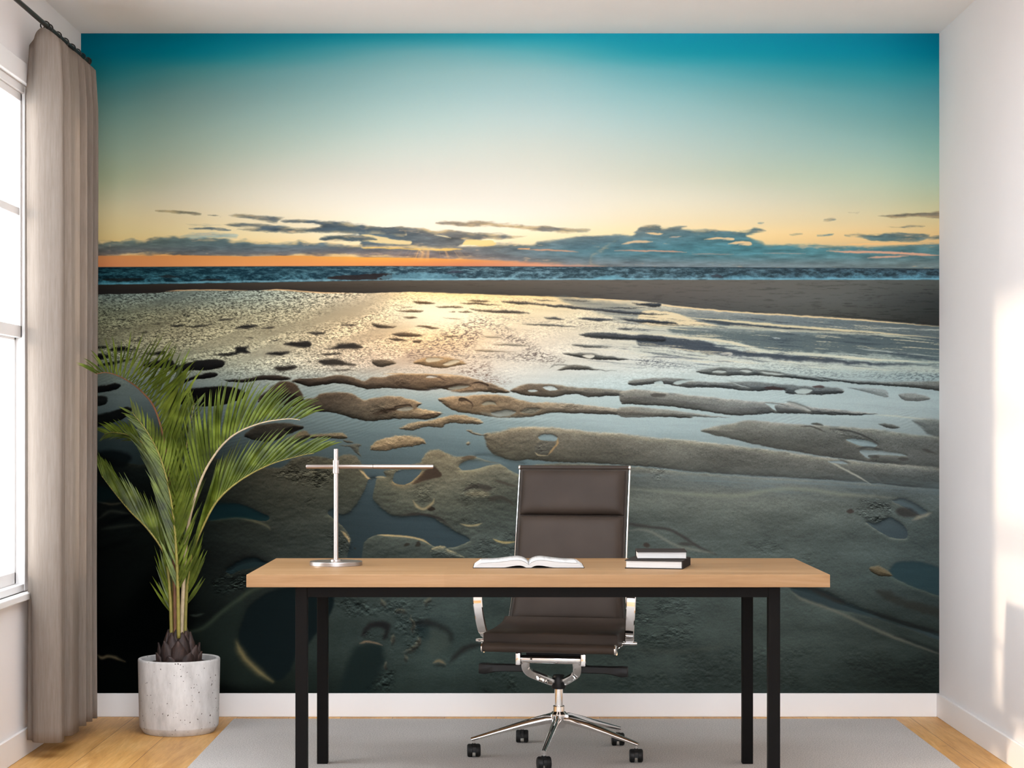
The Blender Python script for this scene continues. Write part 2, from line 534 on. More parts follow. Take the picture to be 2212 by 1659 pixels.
def color_grid(xs, ys, rows, X, Y):
    """smooth interpolation of a table of colours"""
    tab = np.array(rows, np.float32).reshape(len(ys), len(xs), 3)
    def idx(vals, q):
        i = np.clip(np.searchsorted(vals, q) - 1, 0, len(vals) - 2)
        v = np.array(vals, np.float32)
        f = np.clip((q - v[i]) / (v[i + 1] - v[i]), 0, 1)
        return i, f
    ix, fx = idx(xs, X[0]); iy, fy = idx(ys, Y[:, 0])
    def cub(t, axis, i, f, n):
        f = f.reshape((-1, 1, 1) if axis == 0 else (1, -1, 1))
        tk = lambda k: np.take(t, np.clip(i + k, 0, n - 1), axis=axis)
        p0, p1, p2, p3 = tk(-1), tk(0), tk(1), tk(2)
        return 0.5 * (2 * p1 + (p2 - p0) * f + (2 * p0 - 5 * p1 + 4 * p2 - p3) * f * f + (3 * p1 - p0 - 3 * p2 + p3) * f ** 3)
    r = cub(tab, 0, iy, fy, len(ys))
    r = cub(r, 1, ix, fx, len(xs))
    return np.clip(r, 0, 255) / 255.0

class Canvas:
    def __init__(self):
        self.X, self.Y = np.meshgrid(np.arange(MX0, MX0 + MW, dtype=np.float32), np.arange(MY0, MY0 + MH, dtype=np.float32))
        self.img = np.zeros((MH, MW, 3), np.float32)
        self.n1, self.n2, self.n3 = Noise(1), Noise(2), Noise(3)
    def pts(self, sh, p, closed, n=5):
        ox, oy, s = SHEET[sh]
        return np.array(spline([(ox + a / s, oy + b / s) for a, b in p], n, closed), np.float32)
    def window(self, q, m):
        x0 = int(max(0, math.floor(q[:, 0].min() - m - MX0))); x1 = int(min(MW, math.ceil(q[:, 0].max() + m - MX0)))
        y0 = int(max(0, math.floor(q[:, 1].min() - m - MY0))); y1 = int(min(MH, math.ceil(q[:, 1].max() + m - MY0)))
        if x1 <= x0 or y1 <= y0: return None
        return slice(y0, y1), slice(x0, x1)
    def wob(self, x, y, amp, sc, ax=1.0):
        dx = self.n1.fbm(x / (sc * ax), y / sc, 4, 0.6) * amp * 2.2 * ax ** 0.5
        dy = self.n2.fbm(x / (sc * ax) + 40, y / sc, 4, 0.6) * amp * 2.2
        return x + dx, y + dy
    def sdf(self, sh, p, m=26, wob=1.5, sc=9.0, ax=2.0, n=5):
        q = self.pts(sh, p, True, n)
        w = self.window(q, m)
        if w is None: return None
        x, y = self.X[w], self.Y[w]
        if wob > 0: x, y = self.wob(x, y, wob, sc, ax)
        d2 = np.full(x.shape, 1e9, np.float32)
        ins = np.zeros(x.shape, bool)
        for a, b in zip(q, np.roll(q, -1, axis=0)):
            e = b - a
            L = float(e @ e)
            if L < 1e-9: continue
            t = np.clip(((x - a[0]) * e[0] + (y - a[1]) * e[1]) / L, 0, 1)
            np.minimum(d2, (x - a[0] - t * e[0]) ** 2 + (y - a[1] - t * e[1]) ** 2, out=d2)
            if a[1] != b[1]:
                ins ^= ((a[1] > y) != (b[1] > y)) & (x < (b[0] - a[0]) * (y - a[1]) / (b[1] - a[1]) + a[0])
        d = np.sqrt(d2)
        return w, np.where(ins, d, -d)
    def lay(self, w, col, a):
        a = a[..., None]
        self.img[w] = self.img[w] * (1 - a) + col * a
    def fill(self, sh, p, col, alpha=1.0, soft=1.5, wob=1.5, sc=9.0, ax=2.0):
        r = self.sdf(sh, p, m=soft + 6 + wob * 2, wob=wob, sc=sc, ax=ax)
        if r is None: return
        w, d = r
        self.lay(w, np.array(col, np.float32) / 255.0, sstep(-soft, soft, d) * alpha)
    def stroke(self, sh, p, width, col, alpha=1.0, soft=1.5, wob=1.0, sc=8.0, taper=True):
        """width in frame pixels"""
        q = self.pts(sh, p, False, 6)
        w = self.window(q, width + soft + 5)
        if w is None: return
        x, y = self.wob(self.X[w], self.Y[w], wob, sc, 2.0)
        d2 = np.full(x.shape, 1e9, np.float32); tt = np.zeros(x.shape, np.float32)
        n = len(q) - 1
        for k in range(n):
            a, e = q[k], q[k + 1] - q[k]
            L = float(e @ e)
            if L < 1e-9: continue
            t = np.clip(((x - a[0]) * e[0] + (y - a[1]) * e[1]) / L, 0, 1)
            dd = (x - a[0] - t * e[0]) ** 2 + (y - a[1] - t * e[1]) ** 2
            m = dd < d2
            d2[m] = dd[m]; tt[m] = (k + t[m]) / n
        hw = width * 0.5 * (np.clip(np.sin(np.pi * np.clip(tt, 0.02, 0.98)) * 1.6, 0, 1) if taper else 1.0)
        self.lay(w, np.array(col, np.float32) / 255.0, sstep(soft, -soft, np.sqrt(d2) - hw) * alpha)

def paint_mural():
    c = Canvas()
    X, Y = c.X, c.Y
    n1, n2, n3 = c.n1, c.n2, c.n3
    # ---- sky
    xs = [180, 400, 650, 900, 1150, 1400, 1650, 1900, 2031]
    ys = [70, 110, 150, 200, 260, 320, 380, 430, 470, 520, 572]
    sky = color_grid(xs, ys, [
        (0,92,112),(0,110,130),(10,128,148),(28,145,162),(30,160,180),(28,158,182),(26,152,178),(18,138,165),(8,118,145),
        (0,100,118),(8,122,138),(60,148,158),(110,175,182),(100,182,192),(45,165,182),(28,156,176),(18,145,168),(5,125,148),
        (25,110,118),(70,138,142),(112,165,168),(145,190,192),(150,198,202),(110,185,195),(75,168,180),(50,155,168),(38,144,158),
        (70,125,124),(110,150,148),(140,178,176),(168,202,202),(176,210,212),(150,200,204),(122,182,186),(95,168,174),(82,156,164),
        (110,145,135),(140,168,158),(170,195,188),(198,218,214),(205,222,220),(182,212,211),(155,195,193),(128,180,178),(114,170,168),
        (135,158,140),(165,182,165),(198,208,196),(226,228,220),(228,228,220),(205,217,209),(178,203,194),(158,194,184),(142,184,172),
        (155,168,138),(190,193,170),(222,217,202),(240,230,219),(240,232,220),(220,220,204),(196,207,187),(184,204,182),(168,194,174),
        (186,184,148),(212,205,178),(236,227,208),(246,236,222),(245,236,222),(235,228,206),(218,215,190),(203,206,175),(190,196,162),
        (206,192,145),(224,209,168),(241,228,198),(253,244,227),(248,238,218),(240,226,192),(231,216,177),(222,208,165),(210,198,152),
        (210,184,124),(227,202,145),(240,216,166),(255,240,205),(247,227,182),(239,214,163),(233,205,150),(226,194,140),(217,185,132),
        (208,140,78),(225,150,78),(232,160,80),(250,180,80),(225,160,120),(170,140,140),(130,140,150),(120,135,145),(115,130,138)], X, Y)
    bell = np.exp(-((Y - 335) / 120) ** 2 - ((X - 1000) / 520) ** 2)[..., None]
    c.img[:] = sky * (1 - bell * np.array([0.085, 0.045, 0.055]))
    glow = np.exp(-(((X - 945) / 120) ** 2 + ((Y - 492) / 34) ** 2))[..., None]
    c.img[:] = c.img + (np.array([1.0, 0.96, 0.85]) - c.img) * glow * 0.75
    # ---- clouds
    cl_xs = [180, 500, 800, 1000, 1250, 1600, 2031]
    cloud_col = color_grid(cl_xs, [440, 490, 520, 545, 572], [
        (150,135,105),(120,112,100),(112,104,104),(150,128,105),(140,130,120),(125,125,120),(138,122,108),
        (122,118,100),(92,104,118),(98,110,126),(128,118,116),(122,120,122),(92,115,128),(112,116,118),
        (100,108,104),(88,106,116),(94,108,124),(114,114,120),(98,118,132),(82,122,138),(98,120,128),
        (102,96,98),(100,102,110),(116,106,112),(116,110,116),(92,120,136),(80,124,140),(88,122,134),
        (150,105,80),(150,110,88),(160,112,96),(140,112,112),(118,120,130),(112,124,136),(108,122,130)], X, Y)
    cloud_col = cloud_col * np.array([0.98, 1.01, 0.95])
    def cloud(sh, p, soft=2.2, wob=2.6, sc=9.0, ax=3.0, dark=1.0, rim=0.6, rimcol=(248, 214, 150), alpha=1.0):
        r = c.sdf(sh, p, m=22, wob=wob, sc=sc, ax=ax)
        if r is None: return
        w, d = r
        tex = n3.fbm(X[w] / 40, Y[w] / 6.5, 5, 0.62)
        col = cloud_col[w] * (dark * (1 + 0.55 * tex))[..., None]
        wm = sstep(0.05, 0.30, n1.fbm(X[w] / 30, Y[w] / 7, 4, 0.6) - 0.012 * np.clip(d - 4, 0, 14)) * 0.45
        col = col + (np.array([0.86, 0.72, 0.56]) - col) * wm[..., None]
        a = sstep(-soft, soft * 1.6, d + tex * 9 + 0.4) * alpha
        ri = np.exp(-((d + tex * 7 - 1.8) / 3.6) ** 2) * np.clip(0.5 + 2.4 * n2.fbm(X[w] / 28, Y[w] / 10, 3), 0, 1) * rim
        rc = np.array(rimcol, np.float32) / 255.0
        col = col + (rc - col) * ri[..., None]
        c.lay(w, col, a)
    def light(sh, p, col, alpha=0.9, soft=2.0, wob=2.4):
        c.fill(sh, p, col, alpha, soft, wob, 7.0, 3.0)
    cloud('B', [(700,400),(900,380),(1050,372),(1250,382),(1300,355),(1450,345),(1600,312),(1800,310),(2000,312),(2212,320),(2450,330),(2450,545),(1600,542),(1100,510),(700,492),(300,492),(-80,482),(-80,408),(400,412)], soft=3, rim=0.25)
    cloud('A', [(-140,350),(60,352),(130,345),(200,362),(240,345),(300,335),(340,350),(400,350),(430,330),(520,320),(700,318),(850,330),(1000,335),(1080,355),(1180,345),(1250,360),(1330,362),(1450,372),(1560,360),(1600,345),(1680,360),(1800,370),(2000,385),(2212,372),(2500,400),(2500,480),(2000,472),(1700,468),(1400,470),(1150,482),(1000,480),(800,478),(500,462),(300,465),(-140,468)], rim=0.75)
    cloud('A', [(680,312),(800,290),(950,292),(1100,310),(1090,330),(900,330),(700,325)], dark=1.5, rim=0.2, alpha=0.7)
    cloud('C', [(-260,330),(-120,300),(-60,230),(90,228),(110,245),(200,235),(290,230),(250,250),(350,262),(480,255),(600,265),(740,265),(790,240),(850,245),(880,270),(800,285),(740,300),(800,330),(860,350),(880,370),(1000,372),(1060,362),(1120,372),(1300,372),(1500,380),(1700,380),(2260,372),(2260,560),(-260,560)], rim=0.3, soft=2.6, rimcol=(244, 200, 140))
    cloud('B', [(-80,240),(0,235),(60,250),(150,240),(260,245),(400,255),(500,275),(600,270),(800,290),(1000,305),(1190,318),(1150,332),(950,335),(850,345),(730,352),(710,388),(600,408),(400,410),(250,405),(0,405),(-80,400)], dark=0.95, rim=0.7)
    light('B', [(-60,300),(80,318),(200,348),(310,355),(300,382),(150,374),(-60,352)], (250, 222, 158), 0.85)
    light('B', [(720,380),(740,345),(820,336),(880,350),(940,345),(962,380),(900,396),(800,386)], (244, 208, 134), 0.85, 1.6, 3.0)
    light('B', [(-40,400),(150,402),(300,408),(480,412),(600,408),(710,416),(600,426),(400,420),(150,412),(-40,410)], (252, 206, 110), 0.8, 1.6, 2.0)
    light('B', [(490,308),(560,312),(620,330),(560,322)], (252, 232, 180), 0.8, 1.5)
    light('B', [(220,280),(280,292),(270,306),(230,296)], (252, 228, 180), 0.7, 1.5)
    light('B', [(1140,408),(1220,404),(1220,414),(1150,416)], (240, 176, 120), 0.8, 1.2)
    cloud('B', [(510,212),(600,202),(750,210),(850,205),(1000,220),(1150,228),(1200,245),(1350,230),(1450,248),(1530,255),(1620,262),(1700,270),(1550,290),(1480,292),(1350,282),(1200,265),(1000,240),(800,235),(640,230)], rim=0.6, wob=3.0)
    cloud('A', [(480,118),(620,116),(760,128),(830,150),(740,149),(620,129)], soft=1.4, wob=1.6, rim=0.4)
    cloud('A', [(890,148),(985,150),(985,162),(900,156)], soft=1.2, wob=1.4, rim=0.3)
    cloud('A', [(1040,150),(1200,148),(1330,165),(1470,172),(1440,190),(1420,212),(1340,205),(1240,185),(1100,170)], rim=0.5)
    cloud('A', [(1000,222),(1150,218),(1300,228),(1420,237),(1560,250),(1700,244),(1740,226),(1600,216),(1480,208),(1480,195),(1700,198),(1900,205),(2050,228),(2212,238),(2400,250),(2400,318),(2212,300),(2100,295),(1800,292),(1500,288),(1330,285),(1110,265),(1250,255),(1280,246),(1180,240),(1040,238)], dark=0.86, rim=0.45)
    cloud('A', [(740,258),(900,248),(1060,266),(1000,271),(850,266)], soft=1.3, wob=1.5, rim=0.3)
    cloud('A', [(700,220),(860,222),(1000,230),(880,236),(760,232)], soft=1.6, alpha=0.6, dark=1.3)
    cloud('A', [(1750,330),(1850,312),(2000,305),(2120,320),(2190,345),(2100,354),(1900,354),(1780,352)], dark=0.8, rim=0.4)
    for p, d in (([(1720,155),(1850,140),(2000,130),(2230,125),(2230,166),(2000,158),(1850,172),(1780,168)], 0.95), ([(1780,238),(1900,232),(2050,228),(2060,234),(1900,242)], 0.95),
              ([(1470,300),(1600,292),(1750,290),(1900,283),(2050,290),(2110,300),(2050,332),(1980,347),(1700,345),(1640,325),(1580,305)], 0.95), ([(2100,310),(2230,300),(2230,328),(2110,325)], 0.95),
              ([(1060,292),(1150,288),(1140,297),(1070,298)], 1.0), ([(1270,302),(1380,292),(1360,300)], 1.1), ([(1320,180),(1360,172),(1400,176),(1350,188)], 1.1), ([(830,204),(870,200),(850,207)], 1.2), ([(1500,132),(1580,130),(1560,136)], 1.2)):
        cloud('C', p, soft=1.8, wob=1.8, dark=d, rim=0.5, rimcol=(250, 205, 140))
    for sh, p, wd, col, al in (('C', [(-250,412),(0,416),(150,418),(290,426)], 3.0, (222,160,128), 0.8), ('C', [(420,330),(520,322),(640,326),(560,334)], 4.0, (244,204,150), 0.85), ('C', [(600,364),(690,354),(770,362),(680,372)], 6.0, (244,204,150), 0.85),
              ('C', [(-20,282),(60,288),(110,285)], 4.5, (244,205,150), 0.85), ('C', [(160,316),(250,310)], 2.5, (225,190,160), 0.7), ('C', [(1330,418),(1560,424),(1800,428),(2000,440),(2200,450)], 5.0, (232,170,138), 0.85), ('C', [(1640,468),(1800,460),(1950,452)], 3.5, (230,168,136), 0.8),
              ('C', [(1440,372),(1700,362),(1900,362),(2180,362)], 3.5, (246,196,130), 0.8), ('C', [(330,440),(640,440)], 2.0, (200,150,130), 0.5), ('B', [(1220,418),(1400,424),(1600,434)], 3.0, (222,158,120), 0.8), ('B', [(1940,376),(2050,358),(2180,356)], 5.0, (236,196,150), 0.8),
              ('C', [(860,430),(1180,436)], 2.0, (200,160,145), 0.5)):
        c.stroke(sh, p, wd, col, al, 1.6, 1.6)
    # low orange sky under the cloud bank, rays
    oy0 = np.interp(X[0], [174, 400, 520, 640, 800, 950, 1060, 1150, 1230], [551, 549.5, 552, 551.5, 553.5, 557, 561, 563, 566])[None]
    oa = sstep(-1.2, 1.6, Y - oy0 + n1.fbm(X / 60, Y / 6, 3) * 3) * sstep(1260, 980, X) 
    oc = color_grid([174, 400, 650, 800, 950, 1100, 1250], [545, 575], [(198,134,82),(213,143,78),(220,153,76),(240,176,70),(244,176,70),(234,157,80),(196,138,100),
                                                                      (196,126,84),(214,144,88),(222,146,88),(226,142,86),(212,130,92),(190,125,105),(170,125,115)], X, Y)
    c.img[:] = c.img + (oc - c.img) * (oa * (Y > 540))[..., None]
    dxr = (X - 932) / np.maximum(1, Y - 470)
    ray = np.clip(n2.fbm(dxr * 14 + 60, Y * 0 + 3.0, 2) * 3.4, 0, 1) * np.exp(-((X - 925) / 60) ** 2) * sstep(536, 542, Y) * sstep(566, 552, Y)
    c.img[:] = c.img + (np.array([0.93, 0.70, 0.46]) - c.img) * (ray * 0.55)[..., None]
    # ---- sea
    hor = np.interp(X[0], [174, 500, 800, 1400, 2031], [575.3, 573.6, 572.8, 574.6, 578.6])[None]
    shore = np.interp(X[0], [174, 400, 800, 1100, 1400, 2031], [614, 611, 604.5, 603.5, 603, 603])[None]
    dep = np.clip((Y - hor) / (shore - hor), 0, 1)
    dark = color_grid([174, 600, 900, 1300, 2031], [570, 615], [(14,36,44),(28,52,64),(46,64,74),(48,66,74),(42,54,62), (12,30,36),(24,46,56),(40,60,70),(54,72,78),(40,54,60)], X, Y)
    lite = color_grid([174, 600, 900, 1300, 2031], [570, 615], [(40,84,92),(72,108,116),(120,150,156),(110,134,142),(84,112,124), (60,120,134),(92,146,160),(120,168,182),(112,158,174),(92,150,172)], X, Y)
    wv = n1.fbm(X / 15, (Y - 570) / (1.3 + dep * 1.9), 5, 0.72) * 1.9
    t = np.clip(0.24 + wv * 1.25 + 0.16 * dep, 0, 1)
    sea = dark + (lite - dark) * t[..., None]
    fl = sstep(3.4, 0.5, np.abs(Y - (shore - 2.2) + n2.fbm(X / 20, Y * 0, 3) * 3)) * np.clip(0.75 + n2.fbm(X / 60, Y / 4, 3) * 1.2, 0, 1)
    sea = sea + (color_grid([174, 700, 1300, 2031], [570, 615], [(86,150,166),(150,190,200),(150,196,208),(130,184,202)] * 2, X, Y) - sea) * (fl * 0.85)[..., None]
    sea = sea + (np.array([0.30, 0.36, 0.40]) * 0.6 - sea) * (sstep(2.4, 0.0, Y - hor) * 0.6)[..., None]
    a = sstep(-0.8, 0.8, Y - hor)[..., None]
    c.img[:] = c.img * (1 - a) + sea * a
    c.fill('A', [(1800,640),(1880,622),(2040,612),(2200,604),(2300,610),(2290,650),(2100,652),(1900,652)], (44, 38, 38), 0.92, 1.2, 1.6)
    c.fill('A', [(60,652),(180,640),(330,640),(400,648),(250,664),(120,662)], (24, 26, 26), 0.8, 1.4, 1.6)
    c.fill('A', [(500,628),(580,615),(680,632),(560,636)], (28, 30, 32), 0.8, 1.4, 1.6)
    c.fill('A', [(820,655),(920,645),(1000,650),(950,660)], (34, 30, 30), 0.8, 1.4, 1.6)
    c.fill('B', [(90,648),(110,620),(200,608),(280,605),(310,595),(400,600),(470,595),(560,605),(640,622),(650,650)], (104, 150, 164), 0.6, 1.6, 3.2, 6, 1.0)
    c.fill('B', [(590,598),(640,582),(720,592),(640,602)], (60, 62, 74), 0.8, 1.2, 1.4)
    c.fill('C', [(470,605),(520,588),(560,612)], (62, 66, 74), 0.8, 1.2, 1.4)
    c.fill('B', [(1700,640),(1860,615),(1960,640),(2212,645),(2212,652),(1700,652)], (116, 172, 188), 0.6, 2, 3)
    c.fill('C', [(560,625),(680,592),(760,600),(900,612),(1100,610),(1400,612),(1560,598),(1700,605),(2200,602),(2200,630),(560,634)], (104, 166, 188), 0.35, 2.4, 3)
    # ---- dark strip of dry beach
    edge = np.interp(X[0], [174, 340, 402, 536, 590, 650, 790, 884, 996, 1080, 1192, 1276, 1375, 1420, 1487, 1603, 1776, 1921, 2031],
                     [636, 631, 625.4, 626.5, 624, 629, 632, 629, 633, 636, 640, 643, 648, 653, 663, 673.5, 684, 694, 704])[None]
    bcol = color_grid([174, 450, 800, 1100, 1450, 1800, 2031], [600, 622, 645, 670, 700], [
        (50,44,34),(66,58,46),(86,76,62),(98,88,74),(98,92,80),(96,94,84),(80,82,74), (34,30,26),(46,40,34),(66,58,48),(84,76,64),(94,88,78),(92,91,82),(70,72,66),
        (30,28,26),(40,38,34),(46,44,42),(62,58,52),(84,80,72),(88,88,80),(56,58,54), (30,28,26),(40,38,34),(50,48,46),(56,58,58),(70,70,66),(78,78,70),(50,52,48), (30,28,26),(40,38,34),(50,48,46),(56,58,58),(60,66,68),(66,66,60),(46,46,42)], X, Y)
    st = n1.fbm(X / 34, Y / 3.0, 5, 0.65)
    bcol = bcol * np.array([0.95, 0.98, 1.04]) * (1.04 + 0.9 * np.clip(st + 0.10, -1, 0.05) * (0.5 + 0.7 * sstep(1200, 2000, X)))[..., None]
    # ---- wet flats: reflected sky and bare sand colours
    gx = [200, 400, 600, 800, 950, 1100, 1300, 1500, 1750, 2030]
    gy = [635, 680, 730, 780, 830, 880, 930, 980, 1040, 1100, 1180, 1260, 1350, 1430, 1498]
    water = color_grid(gx, gy, [
        (84,94,88),(98,108,100),(126,130,116),(190,172,140),(250,215,150),(235,205,150),(215,195,155),(130,135,130),(75,78,74),(60,62,58),
        (90,94,76),(114,112,90),(142,135,110),(190,170,136),(255,235,195),(235,215,175),(215,205,175),(170,172,160),(112,122,122),(75,85,85),
        (100,100,80),(130,125,100),(160,150,122),(195,170,135),(240,205,155),(225,205,175),(205,200,180),(178,184,172),(138,150,146),(100,112,110),
        (98,104,90),(130,132,112),(165,160,138),(190,170,145),(215,190,160),(215,205,185),(205,205,192),(190,198,190),(170,182,174),(140,156,150),
        (85,98,92),(110,122,115),(140,148,138),(160,165,155),(190,185,170),(195,195,185),(180,195,192),(175,192,190),(162,182,182),(146,168,170),
        (65,85,85),(85,105,105),(105,125,122),(120,142,140),(130,152,150),(150,170,168),(158,180,180),(155,180,182),(152,178,182),(145,168,172),
        (40,60,62),(60,80,82),(80,102,105),(90,115,118),(100,126,130),(115,142,145),(140,165,168),(142,168,172),(140,164,170),(130,150,155),
        (25,45,48),(40,60,63),(60,82,86),(74,98,102),(82,108,114),(90,118,125),(110,135,140),(122,145,150),(120,142,148),(115,135,142),
        (14,34,38),(24,45,50),(45,65,70),(62,85,92),(68,92,100),(75,100,108),(90,112,118),(100,122,128),(105,125,132),(95,115,122),
        (8,24,28),(16,36,40),(34,52,55),(52,72,78),(58,80,88),(62,84,92),(75,95,102),(85,105,110),(85,105,112),(75,95,102),
        (5,14,16),(10,24,27),(25,40,44),(42,60,66),(48,68,76),(52,72,80),(60,80,86),(66,85,90),(62,82,90),(50,70,80),
        (3,7,8),(6,14,15),(16,28,32),(32,46,50),(38,52,58),(45,60,64),(52,66,70),(55,68,72),(45,62,70),(28,46,56),
        (2,3,3),(5,10,10),(12,20,22),(26,38,40),(36,50,52),(42,56,58),(48,60,60),(48,58,58),(45,55,55),(28,38,40),
        (2,2,2),(5,8,7),(12,18,18),(24,32,32),(34,46,46),(40,52,52),(46,56,54),(46,54,52),(42,50,48),(30,38,36),
        (2,3,2),(5,8,6),(10,16,15),(20,28,26),(28,38,36),(34,44,42),(40,48,45),(42,50,46),(38,45,42),(28,34,32)], X, Y)
    sand = color_grid(gx, gy, [
        (45,45,42),(60,60,55),(80,78,70),(110,95,75),(130,100,70),(110,95,80),(85,85,85),(70,75,78),(70,72,70),(55,58,55),
        (30,32,30),(40,40,38),(62,58,52),(100,85,68),(120,95,68),(95,88,78),(80,85,90),(60,68,75),(58,65,68),(52,56,55),
        (20,20,20),(30,30,28),(45,42,40),(72,64,55),(125,100,75),(105,98,85),(85,88,88),(55,60,68),(60,68,72),(65,75,76),
        (15,16,16),(25,25,24),(45,42,38),(75,66,55),(140,115,85),(115,105,90),(90,92,88),(95,100,98),(95,105,105),(100,110,108),
        (12,13,13),(18,18,18),(45,38,32),(85,72,58),(115,95,74),(105,92,76),(105,105,98),(105,110,108),(100,110,112),(115,120,116),
        (12,14,13),(20,20,19),(50,44,36),(92,82,67),(140,118,90),(135,118,94),(125,120,108),(118,120,114),(110,116,116),(118,122,118),
        (14,18,16),(28,30,27),(58,54,46),(98,90,74),(138,122,96),(132,122,102),(130,126,112),(124,124,114),(116,120,114),(108,114,110),
        (16,20,18),(30,34,30),(62,60,50),(92,86,70),(122,112,90),(120,114,96),(124,120,106),(126,126,116),(120,122,115),(112,116,112),
        (14,18,17),(28,33,30),(62,60,50),(82,80,66),(108,102,84),(106,104,90),(112,112,102),(118,118,110),(116,118,112),(100,106,104),
        (12,16,15),(26,31,28),(58,58,49),(74,73,62),(92,90,76),(88,90,80),(98,100,92),(105,106,98),(100,103,97),(85,92,90),
        (10,14,12),(22,27,24),(50,52,46),(66,68,60),(76,78,70),(76,80,75),(80,86,82),(88,92,87),(84,90,86),(70,80,80),
        (6,9,8),(16,21,18),(36,40,36),(50,56,52),(58,64,60),(60,68,66),(66,74,71),(72,78,74),(66,73,70),(52,62,62),
        (3,4,3),(12,16,13),(28,34,30),(42,50,47),(48,58,55),(52,62,58),(56,64,60),(58,64,60),(54,60,56),(38,44,42),
        (3,4,3),(10,14,11),(24,30,26),(38,46,42),(44,54,50),(46,56,52),(50,58,54),(52,58,54),(46,52,48),(32,38,35),
        (2,3,2),(7,10,8),(16,22,18),(26,34,30),(34,42,38),(38,46,42),(42,50,46),(44,50,46),(38,44,40),(28,34,30)], X, Y)
    lum = water.mean(axis=2, keepdims=True)
    water = water + (lum * np.array([0.99, 1.05, 1.02]) - water) * (0.55 * sstep(780, 880, Y))[..., None]
    pz = np.maximum(Y - 566, 8)                     # distance below the print's own horizon
    gxx = (X - 950) / pz * 60; gzz = 5200.0 / pz    # ground coordinates of the pictured beach
    # water: long streaks and wavelets
    stk = n1.fbm(X / 90 + gzz * 0.06, (Y + (X - 950) * -0.055) / 6.5, 5, 0.6)
    rip = n3.fbm(gxx * 1.7, gzz * 3.4, 4, 0.75)
    wl = sstep(980, 700, X) * sstep(845, 760, Y) + 0.25 * sstep(900, 760, Y)
    wl = wl * sstep(-0.30, 0.22, n2.fbm(X / 150 + 3, (Y + 0.30 * X) / 26, 3) + 0.10 * sstep(760, 640, Y))
    fine = n2.fbm((X + 0.8 * Y) / 4.2, (Y - 0.10 * X) / 1.5, 3, 0.75)
    wat = water * (1.0 + 0.10 * stk + 0.06 * wl + wl * (2.1 * np.minimum(fine + 0.03, 0.16) + 0.30 * rip))[..., None]
    spark = np.clip(fine * 3 - 0.25, 0, 1) * wl * 0.07
    wat = wat + spark[..., None] * np.array([1.0, 0.95, 0.8])
    # finer ripples on the calm pools further down
    rp = np.sin((Y * 0.95 + X * 0.32 + 14 * n1.fbm(X / 70, Y / 40, 3)) * 0.95) * np.clip(n2.fbm(X / 120, Y / 60, 3) * 4, 0, 1) * sstep(760, 830, Y) * sstep(1010, 960, Y)
    wat = wat * (1 + 0.05 * rp)[..., None]
    # sand: grain whose size follows the perspective
    g1 = n1.fbm(X / 2.2, Y / 1.7, 3, 0.85)
    g2 = n3.fbm(gxx * 1.1, gzz * 2.6, 5, 0.7)
    g3 = n2.fbm(X / 120, Y / 40, 4, 0.55)
    emb = n1.fbm(X / 7, Y / 4, 4, 0.7) - n1.fbm(X / 7, (Y + 2.2) / 4, 4, 0.7)
    lift = (1 + 0.24 * sstep(1160, 1340, Y) - (0.08 + 0.16 * sstep(850, 1150, X)) * np.exp(-((Y - 1000) / 150) ** 2))[..., None] * (1 + sstep(900, 1250, Y)[..., None] * np.array([-0.03, 0.03, 0.02]))
    wlift = (1 + 0.16 * sstep(1160, 1340, Y) - 0.12 * np.exp(-((Y - 1090) / 110) ** 2))[..., None] * (1 + sstep(1000, 1100, Y)[..., None] * np.array([-0.03, 0.0, 0.02]))
    sand = sand * lift
    teal = sstep(1000, 1200, Y) * 0.5
    sand = sand + (sand.mean(axis=2, keepdims=True) * np.array([0.93, 1.03, 0.99]) - sand) * teal[..., None]
    gs = 0.30 + 0.70 * sstep(1300, 850, Y)
    dots = np.clip(n3.fbm(X / 2.0, Y / 1.4, 2, 0.6) - 0.20, 0, 0.3) * 3.0 * sstep(-0.1, 0.15, n2.fbm(X / 40, Y / 14, 3)) * sstep(1250, 1000, Y)
    wat = wat * wlift
    lump = (n2.fbm(X / 17, Y / 8, 4, 0.6) - n2.fbm(X / 17, (Y + 4.5) / 8, 4, 0.6)) * sstep(770, 830, Y) * sstep(1320, 1150, Y) * (0.35 + 0.65 * sstep(1300, 1050, X))
    snd = sand * (1 + 0.38 * lump + 0.26 * gs * g1 + 0.10 * g2 + 0.42 * g3 + 0.20 * emb - 0.55 * dots)[..., None]
    a = sstep(-0.8, 0.8, Y - shore)[..., None]
    c.img[:] = c.img * (1 - a) + bcol * a
    a = sstep(-0.9, 0.9, Y - edge + n1.fbm(X / 18, Y * 0, 3) * 2.0)[..., None]
    c.img[:] = c.img * (1 - a) + wat * a
    gl = np.exp(-((X - 940) / 70) ** 2 - ((Y - 672) / 26) ** 2)[..., None]
    c.img[:] = c.img + (np.array([1.0, 0.95, 0.80]) - c.img) * gl * 0.85
    c.stroke('D', [(560,28),(700,20),(900,18),(1190,22)], 2.2, (226, 186, 136), 0.8, 1.0, 0.6)
    c.stroke('D', [(1300,22),(1420,16),(1560,24),(1750,38),(2000,44)], 2.6, (232, 190, 138), 0.85, 1.0, 0.6)
    c.stroke('E', [(260,40),(500,44),(900,60),(1400,75),(2000,100)], 4.0, (250, 216, 150), 0.7, 2.0, 1.0)

